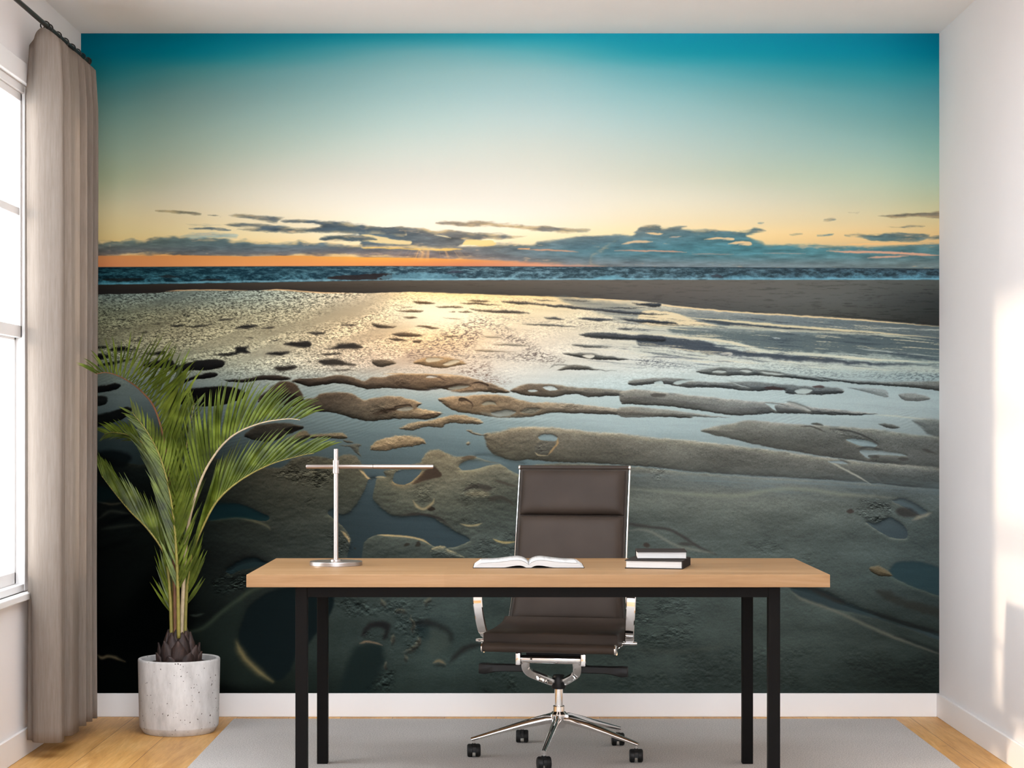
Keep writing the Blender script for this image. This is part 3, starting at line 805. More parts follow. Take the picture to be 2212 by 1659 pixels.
    def bank(sh, p, rim=0.7, lip=0.8, rw=3.5, lw=3.0, soft=1.2, wob=2.0, sc=8.0, ax=1.8, tint=None, dark=1.0, alpha=1.0, rimcol=None, body=0.25, fade=0.0):
        """a raised patch of sand: lit along its far edge, in shade along its near one"""
        r = c.sdf(sh, p, m=24, wob=wob, sc=sc, ax=ax)
        if r is None: return
        w, d = r
        gyv, gxv = np.gradient(d)
        top = np.clip(gyv, 0, 1); bot = np.clip(-gyv, 0, 1)
        col = snd[w] * dark
        if tint is not None: col = col * 0.35 + 0.65 * (np.array(tint, np.float32) / 255.0) * (snd[w] / np.maximum(sand[w], 1e-3))
        rc = np.array(rimcol, np.float32) / 255.0 if rimcol else np.clip(sand[w] * 1.5 + np.array([0.12, 0.08, 0.03]), 0, 1)
        ri = np.exp(-np.clip(d, 0, None) / rw) * np.clip(top * 1.2 - 0.1, 0, 1) * rim * np.clip(0.8 + 1.6 * n2.fbm(X[w] / 22, Y[w] / 8, 3), 0.2, 1)
        col = col + (rc * (1 + 0.2 * g1[w])[..., None] - col) * ri[..., None]
        li = np.exp(-np.clip(d, 0, None) / lw) * np.clip(bot * 1.3 - 0.15, 0, 1) * lip
        col = col * (1 - 0.90 * li)[..., None]
        dp = np.exp(-np.clip(d, 0, None) / 11.0)
        col = col * (1 - 1.5 * body * dp * bot * (0.8 + 1.2 * g1[w]) + 1.3 * rim * body * dp * top)[..., None]
        ng = g1[w]
        sl = soft * 0.8 + (1.4 + fade) * (1 - np.clip(bot * 1.4, 0, 1))
        dd = d + ng * (0.6 + 0.45 * sl)
        aa = sstep(-sl * 0.8, sl * 1.3, dd) if fade == 0 else 0.45 * sstep(-1.6, 1.6, dd) + 0.55 * sstep(-0.5, fade, dd)
        c.lay(w, col, aa * alpha)
    def pool(sh, p, rim=0.7, lip=0.8, rw=3.0, lw=3.5, soft=1.2, wob=1.4, sc=8.0, ax=1.6, tint=None, alpha=1.0, rimcol=None):
        """standing water below the sand: its far bank throws shade on it, its near bank catches the light"""
        r = c.sdf(sh, p, m=24, wob=wob, sc=sc, ax=ax)
        if r is None: return
        w, d = r
        gyv, gxv = np.gradient(d)
        top = np.clip(gyv, 0, 1); bot = np.clip(-gyv, 0, 1)
        rc = np.array(rimcol, np.float32) / 255.0 if rimcol else np.clip(sand[w] * 1.55 + np.array([0.10, 0.07, 0.02]), 0, 1)
        ri = np.exp(-np.clip(-d, 0, None) / rw) * sstep(0.8, -0.8, d) * np.clip(bot * 1.3 - 0.2, 0, 1) * rim * np.clip(0.85 + 1.4 * n2.fbm(X[w] / 22, Y[w] / 8, 3), 0.2, 1)
        c.lay(w, rc, ri)
        up = np.exp(-np.clip(-d, 0, None) / lw) * sstep(1.0, -1.0, d) * np.clip(top * 1.2 - 0.1, 0, 1) * lip * 0.7
        c.img[w] *= (1 - 0.75 * up)[..., None]
        col = wat[w] if tint is None else (np.array(tint, np.float32) / 255.0) * (1 + 0.10 * stk[w] + 0.06 * g3[w])[..., None]
        li = np.exp(-np.clip(d, 0, None) / lw) * np.clip(top * 1.2 - 0.1, 0, 1) * lip
        col = col * (1 - 0.7 * li)[..., None]
        c.lay(w, col, sstep(-soft, soft, d) * alpha)
    def rough(sh, p, amp=1.0, sx=6.0, sy=3.2, soft=8.0, dark=0.9):
        """trampled ground: knobbly relief, lit from the far side"""
        r = c.sdf(sh, p, m=18, wob=3, sc=14)
        if r is None: return
        w, d = r
        x, y = X[w], Y[w]
        e = n2.fbm(x / sx, y / sy, 4, 0.62) - n2.fbm(x / sx, (y + sy * 0.5) / sy, 4, 0.62)
        f = np.clip(dark + 2.1 * amp * e + 0.7 * amp * n3.fbm(x / sx / 2, y / sy / 2, 3), 0.15, 1.7)
        a = sstep(-soft, soft * 1.5, d) * np.clip(0.7 + 2.2 * n1.fbm(x / sx / 5, y / sy / 5, 2), 0.1, 1.0)
        c.img[w] = c.img[w] * (1 + (f - 1) * a)[..., None]
    def speck(sh, p, col, dens=0.5, sx=4.2, sy=1.6, soft=16.0):
        """wavelets: dark flecks over the shining film"""
        r = c.sdf(sh, p, m=26, wob=9, sc=26, ax=2.0)
        if r is None: return
        w, d = r
        f = n3.fbm((X[w] + Y[w]) / sx, Y[w] / sy, 2, 0.6)
        a = sstep(-0.02 - 0.1 * dens, 0.28 - 0.1 * dens, f) * sstep(-soft * 0.7, soft, d)
        c.lay(w, np.array(col, np.float32) / 255.0 * 0.86, a * 0.8)

    # ---- streaks on the shining flats, right
    S = c.stroke
    c.fill('F', [(-700,60),(0,150),(500,190),(1300,235),(2200,300),(2200,420),(1300,360),(700,330),(250,300),(-100,270)], (92, 104, 108), 0.55, 6, 5)
    c.fill('F', [(-40,170),(200,188),(300,222),(450,268),(530,292),(300,288),(-40,276)], (236, 216, 172), 0.85, 2.5, 3)
    c.fill('F', [(200,305),(700,330),(1300,352),(2200,402),(2200,540),(1700,498),(1100,482),(900,468),(700,420),(450,380),(200,340)], (76, 90, 94), 0.8, 5, 6)
    c.fill('F', [(-60,355),(150,370),(400,400),(620,460),(900,492),(1300,512),(1500,548),(2150,582),(1600,578),(1200,556),(840,522),(600,512),(400,490),(100,446),(-60,430)], (52, 60, 70), 0.85, 3.5, 4)
    c.fill('F', [(400,232),(900,288),(1400,318),(1660,342),(1300,334),(900,308),(550,276)], (54, 62, 70), 0.8, 2, 2.4)
    for p, wd, col, al in (([(-100,108),(0,116),(300,150),(700,185),(1300,222),(1800,258),(2200,292)], 3.0, (232,208,160), 0.95), ([(300,222),(700,258),(1100,292),(1500,322),(2200,376)], 5.0, (218,206,166), 0.9),
            ([(0,296),(500,292),(900,312),(1300,332),(1700,350),(2200,402)], 5.5, (196,198,174), 0.7), ([(380,376),(620,410),(850,470),(1100,490),(1500,522),(2200,566)], 7.0, (200,204,184), 0.85), ([(0,345),(300,372),(560,398),(760,440)], 5.0, (214,206,176), 0.8),
            ([(1650,300),(1900,304),(2130,316),(2200,318)], 2.4, (190,194,180), 0.8), ([(1560,455),(1800,478),(2200,520)], 2.6, (180,190,180), 0.8), ([(520,495),(620,492),(600,512)], 5.0, (190,190,180), 0.8), ([(930,375),(990,380)], 2.5, (190,200,195), 0.8),
            ([(0,515),(200,520),(430,538)], 4.0, (84,92,104), 0.85), ([(500,548),(640,556)], 2.6, (96,100,104), 0.8), ([(1300,200),(1800,240),(2200,275)], 2.0, (40,40,38), 0.6)):
        S('F', p, wd, col, al, 1.6, 1.4)
    c.fill('F', [(-60,440),(400,498),(840,530),(1300,568),(1700,590),(2200,600),(2200,640),(1500,610),(900,570),(300,540),(-60,500)], (196, 200, 184), 0.5, 8, 5)
    vs = n1.fbm(X / 85, (Y - 0.085 * X) / 3.4, 5, 0.62)
    zone = sstep(1180, 1420, X) * sstep(edge + 2, edge + 16, Y) * sstep(815, 770, Y)
    c.img[:] = c.img + (np.array([0.86, 0.83, 0.70]) - c.img) * (sstep(0.10, 0.26, vs) * zone * 0.65)[..., None]
    c.img[:] = c.img + (np.array([0.22, 0.26, 0.30]) - c.img) * (sstep(-0.08, -0.24, vs) * zone * 0.6)[..., None]
    speck('F', [(-60,535),(250,555),(300,590),(-60,596)], (74, 80, 88), 0.6)
    speck('F', [(850,585),(1200,605),(1600,640),(2200,610),(2200,705),(1700,685),(1200,650)], (92, 104, 110), 0.5)
    # ---- hollows and bars, centre and right of the shining flats
    for p in ([(740,98),(850,95),(920,108),(830,112)], [(690,120),(800,112),(920,122),(1010,132),(900,134),(760,128)], [(1010,105),(1100,98),(1250,112),(1300,125),(1150,128),(1050,115)], [(1230,122),(1500,135),(1750,155),(2000,180),(2300,208),(2000,204),(1700,174),(1400,150)],
              [(760,160),(900,168),(1100,176),(1240,196),(1100,200),(950,192),(830,178)], [(500,146),(620,140),(720,148),(650,158),(540,155)], [(320,108),(420,102),(500,122),(400,128)], [(200,178),(320,168),(410,175),(380,188),(240,185)], [(680,186),(740,178),(790,188),(720,194)],
              [(255,230),(320,222),(360,232),(310,242)], [(5,285),(60,278),(130,290),(200,295),(150,312),(60,312)], [(340,295),(420,290),(530,310),(480,318),(400,305)], [(160,360),(250,345),(340,350),(405,370),(350,382),(230,378)], [(130,395),(220,388),(280,410),(200,412)], [(330,405),(390,400),(380,422),(335,425)],
              [(560,372),(620,370),(700,375),(620,386)], [(1340,230),(1420,225),(1500,245),(1420,248)], [(1600,235),(1700,228),(1900,250),(1780,260),(1650,248)], [(1170,280),(1300,278),(1500,290),(1600,300),(1400,301)], [(1930,232),(2330,265),(2330,285),(2050,268)], [(1900,318),(1970,312),(2030,322),(1960,330)],
              [(1610,360),(1700,345),(1850,345),(2000,360),(2260,375),(2260,418),(2100,410),(1900,402),(1700,385)], [(1550,440),(1640,440),(1860,460),(1700,464),(1600,455)], [(230,150),(320,145),(300,152)], [(600,182),(650,180),(640,190)], [(1480,90),(1700,102),(1600,106)], [(1260,92),(1440,98),(1340,104)],
              [(2020,120),(2230,118),(2230,150),(2100,140)], [(1780,150),(2000,150),(2130,158),(1950,162)]):
        bank('E', p, rim=0.15, lip=0.5, lw=1.6, wob=2.0, soft=1.2, dark=0.88, fade=3.0)
    for p in ([(940,436),(1080,430),(1230,450),(1100,450)], [(800,478),(900,472),(1000,485),(1130,495),(950,498),(830,492)], [(880,372),(1000,376),(980,386),(900,384)], [(560,232),(700,240),(640,246)]):
        bank('E', p, rim=0.3, lip=0.4, lw=1.6, wob=1.4, soft=1.6, dark=1.25, alpha=0.8)
    speck('E', [(300,490),(600,300),(850,225),(910,280),(830,400),(760,475),(560,545),(280,565)], (132, 108, 96), 0.7)
    speck('E', [(850,255),(1000,300),(1200,390),(1270,440),(1500,565),(1350,590),(1000,565),(700,565),(640,520),(1100,515),(1180,470),(1000,390)], (110, 98, 92), 0.75)
    speck('E', [(600,605),(900,580),(960,650),(1080,720),(900,735),(700,665)], (140, 116, 102), 0.5)
    speck('E', [(830,235),(1200,250),(1700,270),(2100,290),(1700,300),(1200,270)], (120, 112, 108), 0.5)
    bank('E', [(330,580),(380,548),(480,530),(600,535),(720,570),(735,592),(620,610),(540,620),(420,605)], rim=0.5, lip=0.6, tint=(172, 138, 98))
    for p in ([(430,545),(500,540),(560,550),(500,570),(440,575)], [(560,590),(640,560),(690,570),(600,600)]):
        pool('E', p, rim=0.3, lip=0.5, lw=1.6, tint=(206, 186, 152))
    bank('E', [(5,572),(60,556),(140,560),(200,580),(140,600),(60,612)], rim=0.3, lip=0.5)
    bank('E', [(1480,505),(1600,503),(1750,515),(1900,535),(1995,555),(1850,560),(1650,545),(1550,525)], rim=0.3, lip=0.5, dark=0.85)
    pool('E', [(1640,528),(1660,514),(1720,516),(1730,532),(1690,546)], rim=0.3, lip=0.5, lw=1.4)
    bank('E', [(1440,635),(1550,592),(1650,600),(1750,628),(1900,645),(1700,636),(1560,636)], rim=0.3, lip=0.6)
    S('E', [(1380,625),(1420,598),(1500,595),(1530,605)], 2.2, (104, 104, 98), 0.8)
    # ---- dark hollows on the left flats
    for p in ([(590,292),(640,280),(710,282),(690,298),(620,302)], [(720,302),(800,288),(900,280),(908,290),(840,302),(760,307)], [(1090,315),(1140,290),(1250,284),(1275,296),(1220,315),(1130,320)], [(1300,312),(1350,302),(1400,303),(1380,316),(1320,320)], [(960,248),(1020,238),(1085,240),(1040,254),(980,256)],
              [(450,278),(515,276),(500,285)], [(135,297),(200,292),(190,303)], [(215,312),(300,308),(260,318)], [(280,408),(365,395),(340,410),(290,415)], [(1160,386),(1235,382),(1220,392)], [(1370,405),(1430,400),(1410,414)], [(1640,348),(1700,338),(1795,342),(1770,360),(1720,366),(1680,358)], [(1910,285),(1960,278),(2035,285),(2010,300),(1940,298)],
              [(1465,435),(1520,418),(1620,410),(1670,415),(1685,445),(1660,465),(1600,468),(1530,455)], [(1790,475),(1870,450),(1900,428),(2000,424),(2060,440),(2085,462),(2000,475),(1880,478)], [(1750,512),(1820,500),(1925,505),(1880,520),(1800,522)], [(890,520),(1000,505),(1090,490),(1100,455),(1200,455),(1190,480),(1210,505),(1140,510),(1050,528),(960,528)],
              [(1325,515),(1380,495),(1470,488),(1530,492),(1480,515),(1420,525)], [(1735,560),(1820,545),(1900,552),(1960,575),(2030,590),(2010,605),(1900,602),(1780,598)], [(1390,612),(1500,598),(1575,602),(1560,630),(1460,650),(1420,640)], [(1830,636),(1940,628),(2000,634),(1900,645)],
              [(100,480),(160,460),(240,455),(290,470),(415,462),(300,485),(240,492),(160,494)], [(400,510),(480,495),(540,485),(560,500),(530,518),(440,522)], [(-80,455),(100,448),(80,470),(-80,478)], [(-80,515),(110,510),(130,530),(60,560),(-80,565)], [(-40,605),(180,560),(310,545),(290,560),(150,598),(60,606)],
              [(340,345),(420,338),(400,350)], [(700,215),(760,212),(740,219)], [(170,245),(270,238),(220,250)]):
        bank('D', p, rim=0.12, lip=0.35, lw=1.6, wob=2.0, soft=1.6, dark=0.85, body=0.0, fade=4.5)
    bank('D', [(380,605),(450,570),(600,555),(640,595),(700,588),(800,560),(920,552),(1010,565),(1000,610),(900,635),(720,640),(640,655),(560,625)], rim=0.15, lip=0.4)
    bank('D', [(600,745),(700,705),(790,680),(880,655),(950,655),(958,680),(900,700),(760,715),(680,748)], rim=0.25, lip=0.5)
    bank('D', [(-80,790),(120,745),(200,740),(215,765),(150,795),(50,810),(-80,815)], rim=0.2, lip=0.4)
    bank('D', [(-80,850),(60,830),(110,860),(80,905),(-80,920)], rim=0.3, lip=0.4, dark=1.6)
    bank('D', [(-80,1010),(120,960),(250,920),(300,945),(250,1000),(100,1060),(-80,1080)], rim=0.2, lip=0.4)
    bank('D', [(1010,712),(1100,705),(1200,700),(1280,680),(1400,674),(1500,690),(1528,705),(1450,715),(1300,714),(1180,728),(1080,732)], rim=0.3, lip=0.6)
    bank('D', [(640,890),(700,795),(790,770),(950,760),(1080,765),(1160,800),(1190,835),(1120,872),(1000,905),(850,920),(740,905)], rim=0.2, lip=0.3, dark=0.7)
    bank('D', [(1270,880),(1330,800),(1440,725),(1540,728),(1600,790),(1628,860),(1640,905),(1600,925),(1400,900)], rim=0.5, lip=0.5, tint=(70, 58, 46), rw=5)
    c.fill('D', [(1290,860),(1340,810),(1500,815),(1600,850),(1625,895),(1560,912),(1380,892)], (22, 17, 14), 0.75, 4, 3)
    # ---- the long sand banks across the middle
    bank('D', [(1530,722),(1620,690),(1760,695),(1900,670),(2000,690),(2090,720),(2140,690),(2240,690),(2340,665),(2590,668),(2740,675),(2900,690),(3040,730),(3140,765),(3222,803),(3140,815),(2990,800),(2840,802),(2740,790),(2640,775),(2520,795),(2390,780),(2240,775),(2120,782),(2000,755),(1850,740),(1680,765),(1600,742)], rim=0.7, lip=0.9, lw=3.5)
    pool('D', [(1600,700),(1650,684),(1720,682),(1740,692),(1660,704)], rim=0.3, lip=0.5, lw=1.5)
    S('E', [(200,745),(260,770),(400,790),(500,778),(600,760),(680,745),(770,745)], 3.4, (46, 36, 30), 0.8)
    S('E', [(770,740),(830,732),(900,748),(900,760)], 3.4, (46, 36, 30), 0.85)
    pool('E', [(600,775),(680,755),(760,760),(700,780),(640,790)], rim=0.4, lip=0.6, lw=2, tint=(136, 132, 116))
    bank('E', [(620,795),(760,770),(800,745),(880,760),(900,790),(780,808),(660,808)], rim=0.6, lip=0.3, dark=1.2, alpha=0.7)
    pool('E', [(430,690),(470,676),(520,688),(470,698)], rim=0.3, lip=0.4, lw=1.2)
    S('E', [(440,672),(520,690),(590,720)], 2.0, (66, 50, 40), 0.8)
    rough('E', [(180,740),(280,690),(400,690),(420,720),(300,760)], 0.7)
    S('E', [(100,665),(200,664),(430,668),(600,672),(760,688)], 2.0, (206, 168, 118), 0.8, 1.2)
    bank('E', [(1080,792),(1200,742),(1400,745),(1600,770),(1800,775),(2000,800),(2212,815),(2500,840),(2700,860),(2700,890),(2400,880),(2200,850),(2000,842),(1850,835),(1700,846),(1600,822),(1500,830),(1400,846),(1250,838),(1150,820)], rim=0.5, lip=0.85, lw=3, rw=5)
    pool('E', [(1330,770),(1370,758),(1420,768),(1440,785),(1380,795)], rim=0.4, lip=0.6, lw=1.6)
    pool('E', [(1215,795),(1260,785),(1290,795),(1240,805)], rim=0.3, lip=0.4, lw=1.4)
    bank('D', [(1615,930),(1640,862),(1700,850),(1760,815),(1880,803),(2000,818),(2040,842),(2100,868),(2150,848),(2300,838),(2420,852),(2540,893),(2505,925),(2600,945),(2695,972),(2640,1005),(2540,1020),(2400,1010),(2250,1020),(2100,1030),(1950,990),(1850,965),(1740,958),(1650,965)], rim=0.85, lip=0.95, lw=4)
    c.fill('D', [(2150,975),(2250,945),(2330,925),(2420,915),(2450,930),(2380,945),(2280,965),(2200,980)], (58, 46, 36), 0.75, 3, 3)
    S('E', [(20,970),(100,945),(180,935),(200,915),(300,905),(320,930)], 4, (50, 40, 32), 0.85)
    pool('E', [(200,945),(250,925),(310,920),(330,935),(260,955)], rim=0.6, lip=0.6, lw=1.8, tint=(146, 140, 122))
    S('E', [(350,1005),(430,985),(500,972),(560,972)], 3, (60, 46, 36), 0.8)
    rough('E', [(0,900),(200,880),(330,930),(560,970),(520,1010),(300,1010),(0,1010)], 0.55)
    bank('E', [(520,857),(600,838),(720,835),(850,820),(1000,825),(1150,860),(1250,885),(1400,885),(1600,900),(1900,930),(2212,962),(2450,985),(2450,1008),(2000,985),(1600,972),(1420,965),(1300,985),(1150,1005),(950,998),(800,975),(650,955),(560,897)], rim=0.7, lip=0.85, lw=3.2, rw=5)
    S('E', [(680,890),(690,855),(740,862),(785,900),(775,945)], 2.4, (70, 56, 44), 0.85)
    c.fill('E', [(680,870),(700,850),(750,860),(780,890),(740,872),(700,880)], (52, 42, 34), 0.8, 1.6, 1.5)
    pool('E', [(860,895),(900,876),(950,880),(975,905),(930,900),(880,910)], rim=0.6, lip=0.9, lw=2.0, tint=(140, 134, 114))
    pool('E', [(930,965),(1000,950),(1060,940),(1120,960),(1080,985),(1000,995),(950,985)], rim=0.5, lip=0.9, lw=2.6, tint=(130, 132, 122))
    pool('E', [(1160,955),(1220,930),(1300,930),(1310,945),(1260,970),(1190,970)], rim=0.4, lip=0.9, lw=2.0, tint=(110, 106, 92))
    rough('E', [(1150,960),(1220,925),(1320,930),(1270,975)], 0.8)
    rough('E', [(1440,905),(1560,895),(1640,930),(1500,940)], 0.7)
    # bars of sand, right half
    bank('F', [(360,622),(500,596),(750,605),(950,625),(1050,640),(1200,660),(1410,700),(1200,692),(1000,668),(800,657),(520,657),(420,646)], rim=0.4, lip=0.75, dark=0.95)
    for p in ([(480,630),(520,612),(580,620),(570,634)], [(690,620),(730,608),(780,624),(740,634)], [(840,625),(920,628),(1000,640),(1010,650),(900,648)]):
        pool('F', p, rim=0.5, lip=0.9, lw=1.6, tint=(172, 182, 176))
    bank('F', [(1230,660),(1500,690),(1800,702),(2230,700),(2230,770),(1900,740),(1500,714)], rim=0.3, lip=0.85, lw=3, dark=0.95)
    bank('F', [(-120,690),(100,670),(250,680),(350,700),(600,705),(750,700),(1000,720),(1250,738),(1420,745),(1460,785),(1300,800),(1050,795),(1010,768),(880,770),(800,775),(600,757),(500,745),(300,746),(100,720),(-120,730)], rim=0.4, lip=0.8)
    for p in ([(50,705),(100,695),(115,720),(60,722)], [(190,715),(240,690),(340,690),(300,705),(220,725)], [(610,700),(720,735),(760,745),(700,735)], [(1100,770),(1150,750),(1230,765),(1180,795),(1120,790)]):
        pool('F', p, rim=0.4, lip=0.6, lw=1.4, tint=(168, 182, 178))
    c.fill('F', [(870,745),(930,738),(1020,755),(1000,766),(900,760)], (58, 46, 46), 0.8, 1.5)
    c.fill('F', [(1230,738),(1290,730),(1320,745),(1260,750)], (64, 48, 46), 0.8, 1.5)
    bank('F', [(1490,745),(1700,750),(1780,765),(1795,818),(1700,802),(1600,772)], rim=0.3, lip=0.2, dark=1.2, alpha=0.7)
    bank('F', [(1885,795),(2000,790),(2115,830),(1990,852),(1900,832)], rim=0.3, lip=0.3, dark=1.05, alpha=0.9)
    bank('F', [(-200,780),(-60,760),(200,790),(400,810),(700,840),(1000,860),(1300,900),(1720,942),(1500,952),(1100,942),(900,940),(700,957),(500,937),(200,892),(-100,872),(-200,860)], rim=0.7, lip=0.8, lw=3, rw=5)
    pool('F', [(880,862),(950,865),(1020,885),(950,875),(960,920),(900,880)], rim=0.4, lip=0.6, lw=1.6)
    pool('F', [(1040,862),(1080,855),(1160,880),(1220,915),(1200,922),(1120,890)], rim=0.6, lip=0.6, lw=1.6, tint=(150, 156, 150))
    c.fill('F', [(20,800),(60,788),(130,795),(120,815),(50,820)], (70, 68, 64), 0.8, 2)
    bank('F', [(-200,890),(100,905),(400,945),(615,972),(400,968),(100,965),(-200,968)], rim=0.5, lip=0.3, alpha=0.85, dark=1.05)
    S('F', [(1700,950),(1900,965),(2200,1000)], 3.0, (190, 190, 170), 0.6, 2)
    bank('F', [(1980,985),(2200,990),(2230,1130),(2100,1100),(2040,1040)], rim=0.4, lip=0.1, soft=4, alpha=0.8)
    bank('J', [(530,97),(600,70),(750,40),(850,22),(1000,30),(1250,50),(1500,62),(1750,85),(2000,120),(2260,160),(2260,362),(2000,345),(1700,312),(1400,275),(1250,250),(1000,210),(800,165),(620,125)], rim=0.6, lip=0.15, lw=3, soft=2.0, rw=6)
    bank('J', [(1770,50),(1850,48),(1920,72),(1850,80)], rim=0.2, lip=0.2, dark=0.85)
    S('E', [(860,965),(1000,1000),(1100,1010),(1280,1010),(1480,1005)], 6, (170, 186, 184), 0.35, 6)
    bank('P', [(1049,955),(1047,937),(1080,931),(1103,923),(1150,921),(1206,923),(1276,931),(1360,937),(1400,943),(1487,950),(1585,961),(1689,974),(1782,987),(1892,999),(2045,1014),(2045,1056),(1900,1044),(1750,1034),(1567,1024),(1443,1012),(1350,1004),(1250,999),(1206,998),(1150,992),(1108,995),(1080,986),(1060,976)], rim=0.8, lip=0.35, lw=4, rw=5, soft=2.2)
    pool('E', [(1295,1152),(1330,1132),(1400,1134),(1440,1155),(1430,1180),(1380,1186),(1310,1176)], rim=0.4, lip=0.9, lw=2)
    c.fill('E', [(1260,1250),(1300,1195),(1340,1180),(1420,1190),(1400,1260),(1360,1290),(1290,1285)], (78, 78, 72), 0.5, 4, 2)
    rough('E', [(1260,1250),(1300,1195),(1420,1190),(1390,1280),(1290,1285)], 0.9)
    S('E', [(1446,1160),(1440,1205),(1405,1250),(1370,1290)], 4, (176, 140, 92), 0.7, 2)
    S('E', [(1270,1270),(1300,1295),(1370,1296)], 2.5, (170, 156, 122), 0.7, 1.5)
    # ---- small bars in the pools, centre
    bank('E', [(215,1085),(300,1050),(420,1030),(560,1000),(640,985),(760,990),(870,1045),(700,1050),(600,1050),(540,1080),(440,1070),(330,1102)], rim=0.7, lip=0.7, wob=3)
    bank('E', [(0,1225),(60,1180),(150,1150),(260,1140),(370,1150),(432,1195),(380,1217),(250,1237),(100,1257),(10,1252)], rim=0.6, lip=0.85, wob=3, tint=(164, 138, 102))
    rough('E', [(40,1230),(120,1160),(300,1150),(420,1195),(250,1235)], 0.8)
    bank('E', [(745,1105),(770,1096),(800,1115),(860,1135),(900,1125),(890,1145),(820,1140)], rim=0.6, lip=0.4)
    bank('E', [(735,1200),(755,1188),(772,1202),(752,1216)], rim=0.7, lip=0.3)
    bank('K', [(250,400),(330,330),(450,305),(560,305),(660,330),(670,350),(560,390),(450,440),(330,430)], rim=0.5, lip=0.7, dark=0.95)
    c.fill('K', [(540,355),(600,330),(672,330),(655,352),(580,372)], (18, 16, 14), 0.8, 2, 2)
    bank('K', [(560,420),(620,380),(690,360),(720,385),(760,385),(880,378),(960,378),(990,415),(900,418),(780,415),(700,420),(620,440),(520,470)], rim=0.7, lip=0.9, tint=(120, 106, 80))
    c.fill('K', [(500,460),(560,430),(640,430),(700,395),(720,400),(620,455),(520,478)], (16, 16, 14), 0.7, 2, 2)
    bank('K', [(930,470),(1050,455),(1090,470),(1070,480),(1090,550),(1050,520),(1000,480)], rim=0.5, lip=0.3, alpha=0.8)
    bank('K', [(960,425),(1010,435),(1030,450),(980,445)], rim=0.4, lip=0.4)
    # ---- near sand; pools are cut into it afterwards
    bank('P', [(100,1012),(300,1003),(430,986),(520,1000),(600,1010),(632,990),(680,984),(716,990),(741,981),(768,984),(780,1002),(787,1020),(801,1033),(806,1036),(811,1032),(832,1029),(829,1017),(853,1011),(904,999),(911,993),(922,974),(947,970),(965,977),(983,985),(1019,984),(1029,990),(998,1000),(996,1014),(1025,1014),(1056,1005),(1086,1003),(1113,1022),(1150,1004),(1226,1000),(1350,1006),(1505,1020),(1644,1030),(1753,1036),(1876,1044),(2060,1058),(2200,1068),(2200,1560),(100,1560)], rim=0.45, lip=0, rw=5, soft=1.6)
    # soft swell of the big bank on the right
    sw = sstep(1100, 1500, X) * (np.exp(-((Y - (1085 + (X - 1300) * 0.02)) / 34) ** 2) * 0.10)
    c.img[:] = c.img * (1 + sw)[..., None]
    # film of water left in streaks above it
    ss = (0.35 + 0.65 * sstep(-0.15, 0.25, n1.fbm(X / 130, (Y - (X - 1100) * 0.055) / 7, 4, 0.6))) * np.exp(-((Y - (1034 + (X - 1350) * 0.040)) / 20) ** 2) * sstep(1150, 1420, X)
    c.img[:] = c.img + (wat * 1.06 - c.img) * (ss * 0.85)[..., None]
    S('J', [(0,500),(200,515),(500,540),(800,548),(960,520),(1150,500),(1320,510),(1500,538),(1700,552),(1900,566)], 7, (136, 140, 122), 0.55, 6)
    # channel and pools
    pool('I', [(330,190),(420,182),(400,290),(380,420),(420,500),(520,590),(640,660),(800,668),(900,655),(1050,660),(1150,690),(1250,760),(1400,850),(1550,920),(1600,980),(1500,1020),(1380,1060),(1200,1062),(1130,1040),(1000,962),(800,925),(600,905),(430,905),(330,945),(270,1000),(250,1100),(200,1260),(60,1260),(80,1060),(105,960),(60,880),(0,800),(-60,740),(-130,690),(-180,640),(-180,600),(-120,572),(-60,630),(0,645),(100,600),(180,500),(240,400),(290,300)], rim=0.95, lip=0.75, lw=3.2, rw=3.5)
    S('I', [(700,655),(900,640),(1050,650),(1200,690),(1330,770)], 4.5, (44, 38, 36), 0.75, 2.5)
    c.fill('I', [(1060,560),(1110,540),(1165,580),(1100,600)], (36, 30, 26), 0.85, 2)
    S('I', [(890,470),(920,530),(1000,575),(1060,560),(1130,500),(1150,450)], 5, (178, 156, 112), 0.6, 3)
    S('I', [(440,900),(560,905),(800,925),(1000,965),(1110,1030)], 3.6, (196, 168, 116), 0.75, 1.6)
    S('I', [(210,90),(260,130),(310,180),(350,195)], 4, (204, 172, 122), 0.8, 1.8)
    S('I', [(-20,850),(30,900),(70,950),(80,1000)], 5, (184, 158, 112), 0.7, 2)
    S('I', [(415,178),(470,172),(540,180)], 3, (190, 166, 120), 0.7, 1.8)
    c.fill('I', [(1180,50),(1240,150),(1150,190),(1000,232),(870,262),(940,190),(1020,110),(1130,50)], (56, 44, 36), 0.85, 2.5, 2.2)
    pool('I', [(630,190),(700,90),(960,78),(985,110),(905,200),(800,262),(720,268),(650,240)], rim=1.0, lip=0.3, rw=3.5, rimcol=(212, 170, 112))
    rough('I', [(520,150),(600,90),(740,80),(640,160),(620,230),(560,190)], 0.7)
    pool('K', [(1785,615),(1830,582),(1950,568),(2080,598),(2000,608),(1900,637),(1820,642)], rim=0.9, lip=0.5)
    pool('K', [(1900,540),(2000,530),(2150,575),(2260,600),(2260,690),(2150,640),(2085,600),(1990,572)], rim=0.7, lip=0.4)
    c.fill('K', [(1800,560),(1840,540),(1910,545),(1850,565)], (84, 70, 54), 0.8, 2)
    # dimples and prints beside the channel
    c.fill('I', [(1530,345),(1580,290),(1700,265),(1840,285),(1880,330),(1800,350),(1700,320),(1600,325)], (58, 54, 48), 0.85, 3, 2)
    c.fill('I', [(1560,370),(1700,340),(1830,360),(1840,410),(1700,420),(1580,410)], (146, 134, 104), 0.45, 6, 2)
    c.fill('I', [(1830,470),(1880,425),(1980,410),(2080,450),(2180,540),(2100,500),(2000,460),(1900,470)], (58, 54, 48), 0.85, 3, 2)
    S('I', [(1900,205),(2000,235),(2100,270),(2200,290)], 5, (62, 56, 48), 0.7, 3)
